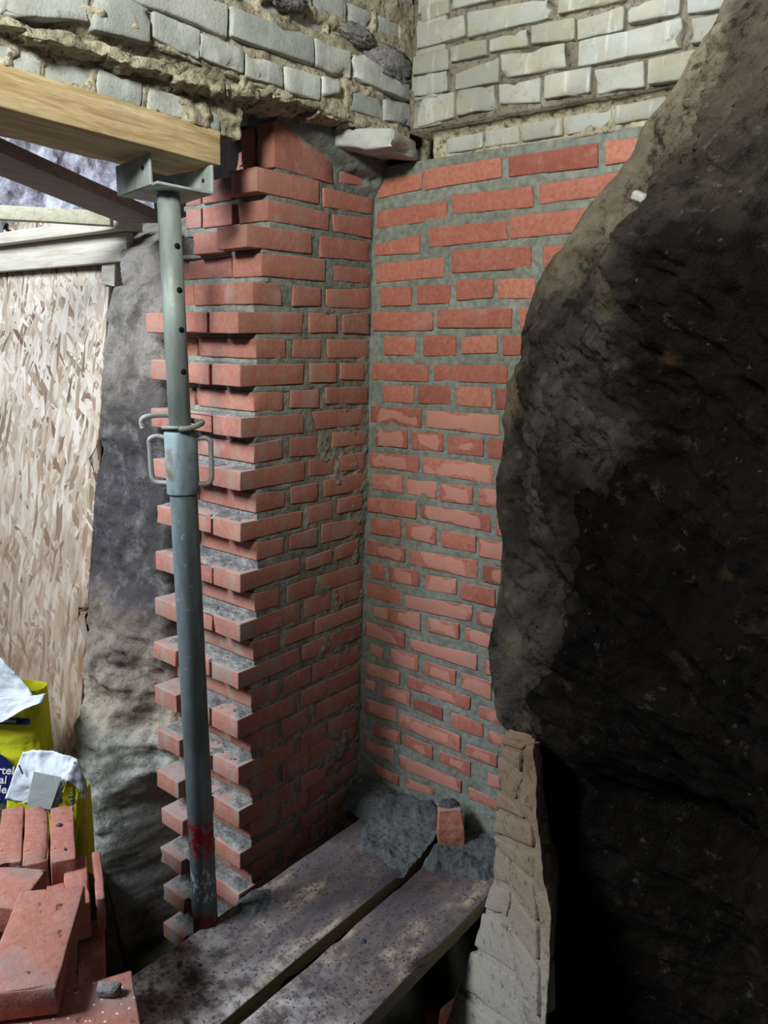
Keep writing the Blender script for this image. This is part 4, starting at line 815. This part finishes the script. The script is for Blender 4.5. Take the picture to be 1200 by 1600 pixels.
def heap(name, label, x0, x1, y0, y1, fn, seed, res=.004):
    U, V = np.meshgrid(np.arange(x0, x1, res), np.arange(y0, y1, res)); P3 = np.stack([U, V, 0*U], -1)
    base = fn(U, V); h = base + (.026 * fbm(P3, 14, 4, seed, .65) + .016 * fbm(P3, 42, 4, seed+3, .7)) * sstep(-.02, .006, base)
    h = np.maximum(h, -.006)
    m = h > -.0055; m2 = m.copy(); m2[1:] |= m[:-1]; m2[:-1] |= m[1:]; m2[:, 1:] |= m[:, :-1]; m2[:, :-1] |= m[:, 1:]
    o = grid_mesh(name, np.stack([U, V, -1.450 + h], -1), M_HEAP, mask=m2); tag(o, label, 'mortar heap', kind='stuff'); return o
M_HEAP = m_heap()
heap('mortar_heap', 'grey wet mortar banked on the far end of the plank in the brick corner', .02, .375, -.42, -.002, lambda U, V: .006 + .060 * sstep(-.22, -.0, V) - .10 * sstep(-.14, -.30, V + .16 * fbm(np.stack([U, V, 0*U], -1), 9, 3, 4)) - .06 * sstep(.08, .03, U) * sstep(-.1, -.3, V), 81)
heap('mortar_heap', 'lumpy grey mortar dropped around the standing brick fragment', .385, .60, -.40, -.004, lambda U, V: .006 + .045 * sstep(-.20, -.02, V) - .09 * sstep(-.12, -.30, V + .16 * fbm(np.stack([U, V, 0*U], -1), 12, 3, 6)), 85)
heap('mortar_heap', 'small bluish grey mortar smear on the pier side edge of the plank', .10, .22, -.66, -.47, lambda U, V: .012 - 1.4 * (((U - .15) / .9) ** 2 * 4 + ((V + .565) / 1.5) ** 2 * 4) - .012 * np.abs(fbm(np.stack([U, V, 0*U], -1), 25, 3, 6)), 88, .004)
# broken brick standing in the mortar
Mb = Matrix.Translation((.415, -.075, -1.425)) @ Euler((math.radians(-8), math.radians(-6), math.radians(38))).to_matrix().to_4x4()
V, F = rbox((.075, .060, .115), .004, (2, 2, 3), .006, 14, 91, .4); V = V - np.array([.037, .03, 0]); V[:, 0] *= 1 - .35 * np.clip(V[:, 2] / .115 - .55, 0, 1); V[:, 1] += .25 * np.clip(.05 - V[:, 2], 0, 1) * (V[:, 1] < 0)
bat = thing('brick_fragment', 'broken orange brick end standing upright in the dropped mortar', 'brick', (.415, -.075, -1.425))
o = link_mesh('brick_end', [Mb @ Vector(v) for v in V], F, M_RED, bat, smooth=False); o['tone'] = 1.0; o['pale'] = -.6; o['film'] = 0.0
r_ = 1 + .35 * fbm(D * 2, 2.2, 4, 19, .7)
Pm = D * r_[..., None] * np.array([.034, .030, .032]) + np.array([.0, .005, .100])
Pm = np.array([[tuple(Mb @ Vector(p)) for p in row] for row in Pm]); tag(grid_mesh('mortar_cap', Pm, M_HEAP, bat), 'grey mortar stuck over its top')

# crumbs
def crumbs(name, label, pts, seed):
    rg = random.Random(seed); V = []; F = []
    base = [(1,0,0),(-1,0,0),(0,1,0),(0,-1,0),(0,0,1),(0,0,-1)]; tri = [(0,2,4),(2,1,4),(1,3,4),(3,0,4),(2,0,5),(1,2,5),(3,1,5),(0,3,5)]
    for (x, y, z, s) in pts:
        k = len(V); a = rg.uniform(0, 6.28)
        for b in base:
            r = s * rg.uniform(.6, 1.3); vx, vy = b[0] * r, b[1] * r
            V.append((x + vx * math.cos(a) - vy * math.sin(a), y + vx * math.sin(a) + vy * math.cos(a), z + b[2] * r * .7 + s * .3))
        F += [tuple(k + q for q in t) for t in tri]
    o = link_mesh(name, V, F, M_LEDGE2, smooth=False); tag(o, label, 'crumbs', kind='stuff'); return o
M_LEDGE2 = m_plain('dark_mortar_crumbs', (.075, .085, .09), .95, .4, 60)
rg = random.Random(5); pts = []
for _ in range(650):
    x = rg.uniform(.12, .35) if rg.random() < .45 else rg.uniform(.395, .58); y = -.25 - abs(rg.gauss(0, .33))
    if rg.random() < .35: y = rg.uniform(-1.15, -.3)
    pts.append((x, max(y, -1.5), -1.449, rg.choice([.0006, .0008, .001, .0012, .0015, .0025])))
pts += [(.165, -.83, -1.449, .009), (.20, -.80, -1.449, .006), (.44, -.50, -1.449, .008)]
crumbs('mortar_crumbs', 'dark crumbs of dry mortar scattered over both planks', pts, 3)

# ================================================================== heap of loose bricks
def loose(label, corner, along, length, across, width, ztop, height, tone=.6, film=.3, tilt=0, seed=0, hide=False):
    a = Vector((*along, 0)).normalized(); b = Vector((-a.y, a.x, 0)); s = 1 if b.x * across[0] + b.y * across[1] > 0 else -1
    b = b * s; c = Vector((corner[0], corner[1], 0))
    V, F = rbox((length, width, height), .004, (5, 2, 1), .0016, 20, 800+seed, .5)
    V = [c + a * v[0] + b * v[1] + Vector((0, 0, ztop - height + v[2] + tilt * (v[0] - length / 2))) for v in V]
    ctr = sum(V, Vector()) / len(V)
    me = link_mesh('loose_brick', [v - ctr for v in V], F, M_LOOSE); me.location = ctr
    me['tone'] = tone; me['pale'] = -.6; me['film'] = film; me['label'] = label; me['category'] = 'brick'; me['group'] = 'loose red bricks piled in front of the bags'
    return me
M_LOOSE = m_red_brick('loose_red_brick', dust=.25); M_DOTS = m_red_brick('speckled_red_brick', dust=.2, dots=True)
sd = (.88, -.47)
loose('brick on edge at the outer side of the three parallel bricks, pebble near its tip', (-.229, -1.028), sd, .215, (.6, .7), .049, -1.120, .108, .62, .3, seed=1)
loose('middle of the three parallel bricks on edge, small grey chip on top', (-.191, -.991), sd, .218, (.6, .7), .050, -1.120, .108, .6, .2, seed=2)
loose('brick on edge of the parallel three standing nearest the pale earth bank', (-.150, -.952), sd, .212, (.6, .7), .050, -1.120, .108, .55, .25, seed=3)
loose('short brick wedged between the parallel bricks and the pitted brick', (.046, -1.080), sd, .09, (.6, .7), .047, -1.150, .085, .6, .6, seed=4)
loose('pitted pink brick on edge full of small holes', (.005, -1.008), sd, .16, (.6, .7), .048, -1.150, .085, .7, .7, seed=5)
loose('thin brown brick slip standing against the pitted pink brick', (.030, -.955), sd, .16, (.6, .7), .018, -1.150, .085, .25, .9, seed=6)
loose('flat pink brick half covered by the large foreground brick', (.139, -1.111), (-.82, -.58), .228, (.58, -.82), .108, -1.050, .054, .75, .7, seed=7)
loose('large foreground brick lying flat with grey mortar stains', (.355, -1.151), (.163, -.141), .214, (-.073, -.074), .104, -.950, .050, .62, .35, seed=8)
loose('half brick below the large foreground brick, end facing the plank', (.120, -.985), (.10, -.063), .12, (-.5, -.8), .048, -1.250, .108, .5, .5, seed=9)
loose('low brick deep beneath the large foreground brick', (.170, -1.075), (.10, -.063), .12, (-.5, -.8), .050, -1.330, .108, .45, .7, seed=10)
loose('red brick with white specks lying across the near end of the plank', (.518, -1.172), (-.436, -.9), .228, (.9, -.43), .108, -1.006, .054, .35, .35, seed=11).data.materials[0] = M_DOTS
# courses of the stack carrying the upper bricks
for k in range(7):
    loose('brick low in the stack under the white-specked brick', (.512, -1.180), (-.436, -.9), .222, (.9, -.43), .104, -1.062 - k * .0552, .053, .4, .3, seed=20+k)
for k in range(8):
    loose('brick low in the stack under the large foreground brick', (.345, -1.165), (.163, -.141), .120, (-.073, -.074), .09, -1.007 - k * .0555, .055, .4, .3, seed=40+k)
for k in range(2):
    loose('brick supporting the flat pink brick', (.10, -1.15), (-.82, -.58), .15, (.58, -.82), .08, -1.105 - k * .0655, .065, .4, .3, seed=60+k)
loose('dark red brick lying on the pit floor below the planks', (.385, -.10), (.10, -.20), .228, (.9, .4), .108, -1.925, .054, .5, .5, seed=70)
loose('brick leaning under the plank beside the pale footing', (.52, -.06), (-.02, -1), .20, (1, 0), .054, -1.80, .108, .7, .4, tilt=.25, seed=71)
pb = [(.010, -1.105, -1.119, .010), (-.07, -.975, -1.119, .008), (.020, -1.01, -1.119, .005)]
o = crumbs('mortar_pebbles', 'bluish grey mortar pebbles resting on the parallel bricks', pb, 8)
V, F = rbox((.016, .034, .016), .005, (1, 2, 1), .004, 40, 9); Mb = Matrix.Translation((.515, -1.225, -1.005)) @ Euler((0, 0, -.9)).to_matrix().to_4x4()
o = link_mesh('mortar_lump', [Mb @ Vector(v) for v in V], F, M_LEDGE); tag(o, 'oblong grey mortar lump on the white-specked brick', 'mortar lump')

# ================================================================== mortar bags
BA = np.array([.8, .6, 0]); BN = np.array([.6, -.8, 0])
def in_bag(O, P):
    """bag coordinates (along, out towards the room, up) to the scene"""
    P = np.asarray(P, float); return np.array(O) + P[..., 0:1] * BA + P[..., 1:2] * BN + P[..., 2:3] * np.array([0, 0, 1.0])
def body(O, s0, s1, dep, z0, z1, mat, parent, seed):
    n, m = 90, 70
    A, T = np.meshgrid(np.linspace(0, 2*math.pi, n), np.linspace(0, 1, m))
    ce = np.sign(np.cos(A)) * np.abs(np.cos(A)) ** .4; se = np.sign(np.sin(A)) * np.abs(np.sin(A)) ** .6
    bulge = 1 - .35 * np.abs(2 * T - 1) ** 3
    Pt = np.stack([(s0 + s1) / 2 + ce * (s1 - s0) / 2, -dep / 2 - se * dep / 2 * bulge, z0 + (z1 - z0) * T], -1)
    nz = .010 * fbm(Pt, 9, 4, seed, .55, True) + .003 * fbm(Pt, 34, 3, seed + 4)
    Pt[..., 1] += np.where(np.abs(se) > .2, nz, 0) - .004; Pt[..., 0] += .4 * nz
    return grid_mesh('bag_body', in_bag(O, Pt), mat, parent)
def print_patch(name, O, pts, out, mat, parent, th=.002):
    pts = np.array(pts); n = len(pts)
    V = np.concatenate([in_bag(O, np.stack([pts[:, 0], np.full(n, out), pts[:, 1]], -1)), in_bag(O, np.stack([pts[:, 0], np.full(n, out - th), pts[:, 1]], -1))])
    F = [tuple(range(n)), tuple(reversed(range(n, 2*n)))] + [(i, i+n, (i+1) % n + n, (i+1) % n) for i in range(n)]
    return link_mesh(name, V, F, mat, parent, smooth=False)
def words(text, O, s_, out, z, size, mat, parent, flip=False):
    c = bpy.data.curves.new('lettering', 'FONT'); c.body = text; c.size = size; c.shear = .2; c.extrude = .0006; c.offset = size * .012; c.align_x = 'RIGHT'
    t = bpy.data.objects.new('lettering', c); COL.objects.link(t)
    bpy.context.view_layer.update(); me = bpy.data.meshes.new_from_object(t.evaluated_get(bpy.context.evaluated_depsgraph_get()))
    bpy.data.objects.remove(t); me.materials.clear(); me.materials.append(mat)
    k = -1 if flip else 1; O3 = in_bag(O, [s_, out, z])
    for v in me.vertices:
        w = O3 + BA * v.co.x * k + np.array([0, 0, 1.0]) * v.co.y * k + BN * v.co.z; v.co = Vector(w)
    o = bpy.data.objects.new('lettering', me); COL.objects.link(o); set_parent(o, parent); return o
def sheet(name, O, rows, mat, parent, seed=0, curl=.008, th=.002, n=44, m=26, ragged=True):
    """crumpled paper through rows of (along, out, up) points, bottom row first"""
    R_ = []
    for row in rows:
        row = np.array(row, float); d = np.r_[0, np.cumsum(np.linalg.norm(np.diff(row, axis=0), axis=1))]; d /= d[-1]
        R_.append(np.stack([np.interp(np.linspace(0, 1, n), d, row[:, k]) for k in range(3)], -1))
    R_ = np.array(R_); tt = np.linspace(0, len(R_) - 1, m); i0 = np.clip(tt.astype(int), 0, len(R_) - 2); f = (tt - i0)[:, None, None]
    Pg = R_[i0] * (1 - f) + R_[i0 + 1] * f
    Pg[..., 1] += curl * fbm(Pg, 16, 4, seed, .6, True) + .0015 * fbm(Pg, 70, 3, seed + 2)
    if ragged:
        Pg[-1, :, 2] += .004 * fbm(Pg[-1], 90, 3, seed); Pg[:, -1, 0] += .003 * fbm(Pg[:, -1], 90, 3, seed)
    return grid_mesh(name, skirted(in_bag(O, Pg), np.array(BN) * -th), mat, parent)
OA = (-.62, -.79, 0); OB = (-.30, -.87, 0)
bagA = thing('mortar_bag', 'upright yellow mortar bag with a blue disc and torn white top, against the strand board', 'bag', (-.76, -.80, -1.60))
body(OA, -.36, .045, .13, -1.60, -1.045, M_YELLOW, bagA, 101)
R = .064
print_patch('blue_disc', OA, [(-.083 + R * math.cos(a) * 1.02, -1.310 + R * 1.38 * math.sin(a)) for a in np.linspace(0, 2*math.pi, 48)[:-1]], .010, M_BLUE, bagA)
for k, t in enumerate(['mortel', 'al', 'de', 'n']): words(t, OA, (-.024, -.048, -.050, -.071)[k], .0115, -1.288 - k * .031, .036, M_PRINT, bagA)
print_patch('blue_band', OA, [(-.20, -1.112), (.028, -1.110), (.032, -1.115), (.032, -1.126), (.028, -1.130), (-.20, -1.132)], .009, M_BLUE, bagA)
words('mortel', OA, -.058, .0105, -1.1155, .019, M_PRINT, bagA, flip=True)
sheet('torn_flap', OA, [[(-.36, .004, -1.02), (-.20, .004, -1.05), (-.05, .006, -1.05), (.045, .006, -1.045)], [(-.36, -.004, -.90), (-.20, -.006, -.93), (-.046, -.008, -.935), (.041, -.004, -1.039)]], M_WHITEP, bagA, seed=5)
sheet('torn_flap', OA, [[(-.30, .022, -1.10), (-.058, .026, -1.118), (-.039, .030, -1.116), (.030, .028, -1.070), (.077, .022, -1.051)], [(-.30, .008, -1.04), (-.10, .010, -1.048), (-.02, .012, -1.044), (.041, .012, -1.038), (.088, .014, -1.027)]], M_WHITEP, bagA, seed=9, curl=.006)
bagB = thing('mortar_bag', 'half empty bag with white inner paper showing behind the parallel bricks', 'bag', (-.33, -.86, -1.60))
body(OB, -.125, .070, .10, -1.60, -1.19, M_YELLOW, bagB, 111)
sheet('bag_front', OB, [[(-.135, .014, -1.42), (-.02, .022, -1.42), (.050, .012, -1.40)], [(-.112, .010, -1.19), (-.066, .014, -1.201), (-.02, .018, -1.212), (.012, .018, -1.217), (.032, .016, -1.19), (.047, .012, -1.137), (.062, .006, -1.150)]], M_YELLOW, bagB, seed=13, curl=.005, ragged=False)
sheet('bag_side', OB, [[(.046, .010, -1.40), (.050, .0, -1.34), (.050, -.03, -1.32)], [(.047, .011, -1.20), (.068, .004, -1.22), (.078, -.02, -1.215)], [(.046, .011, -1.136), (.070, .004, -1.160), (.084, -.02, -1.182)]], M_YELLOW, bagB, seed=14, curl=.006, ragged=False)
sheet('bag_lining', OB, [[(-.116, .012, -1.195), (-.066, .017, -1.206), (-.02, .021, -1.216), (.012, .021, -1.221), (.050, .016, -1.132), (.086, .0, -1.180)], [(-.088, .006, -1.12), (-.06, .010, -1.125), (-.01, .012, -1.13), (.030, .012, -1.13), (.058, .010, -1.11), (.080, -.002, -1.13)], [(-.073, -.010, -1.076), (-.044, -.012, -1.068), (-.028, -.012, -1.067), (.037, -.012, -1.078), (.066, -.012, -1.091), (.074, -.014, -1.11)]], M_WHITEP, bagB, seed=12, curl=.009)
print_patch('paper_panel', OB, [(-.054, -1.205), (.006, -1.212), (.040, -1.120), (-.030, -1.108)], .0275, M_GREYP, bagB)
print_patch('blue_mark', OB, [(.030, -1.186), (.034, -1.178), (.038, -1.186), (.034, -1.196)], .026, M_BLUE, bagB)
print_patch('blue_mark', OB, [(-.073, -1.098), (-.070, -1.096), (-.062, -1.121), (-.065, -1.122)], .019, M_BLUE, bagB)
for k in range(3): print_patch('blue_mark', OB, [(.050 + .004 * k, -1.180 - .010 * k), (.066, -1.176 - .010 * k), (.066, -1.179 - .010 * k), (.050 + .004 * k, -1.184 - .010 * k)], .019, M_BLUE, bagB)
sheet('torn_edge', OB, [[(.056, .006, -1.130), (.078, .004, -1.175), (.082, .002, -1.200)], [(.060, -.004, -1.090), (.088, -.008, -1.150), (.090, -.008, -1.190)]], M_WHITEP, bagB, seed=15, curl=.012)
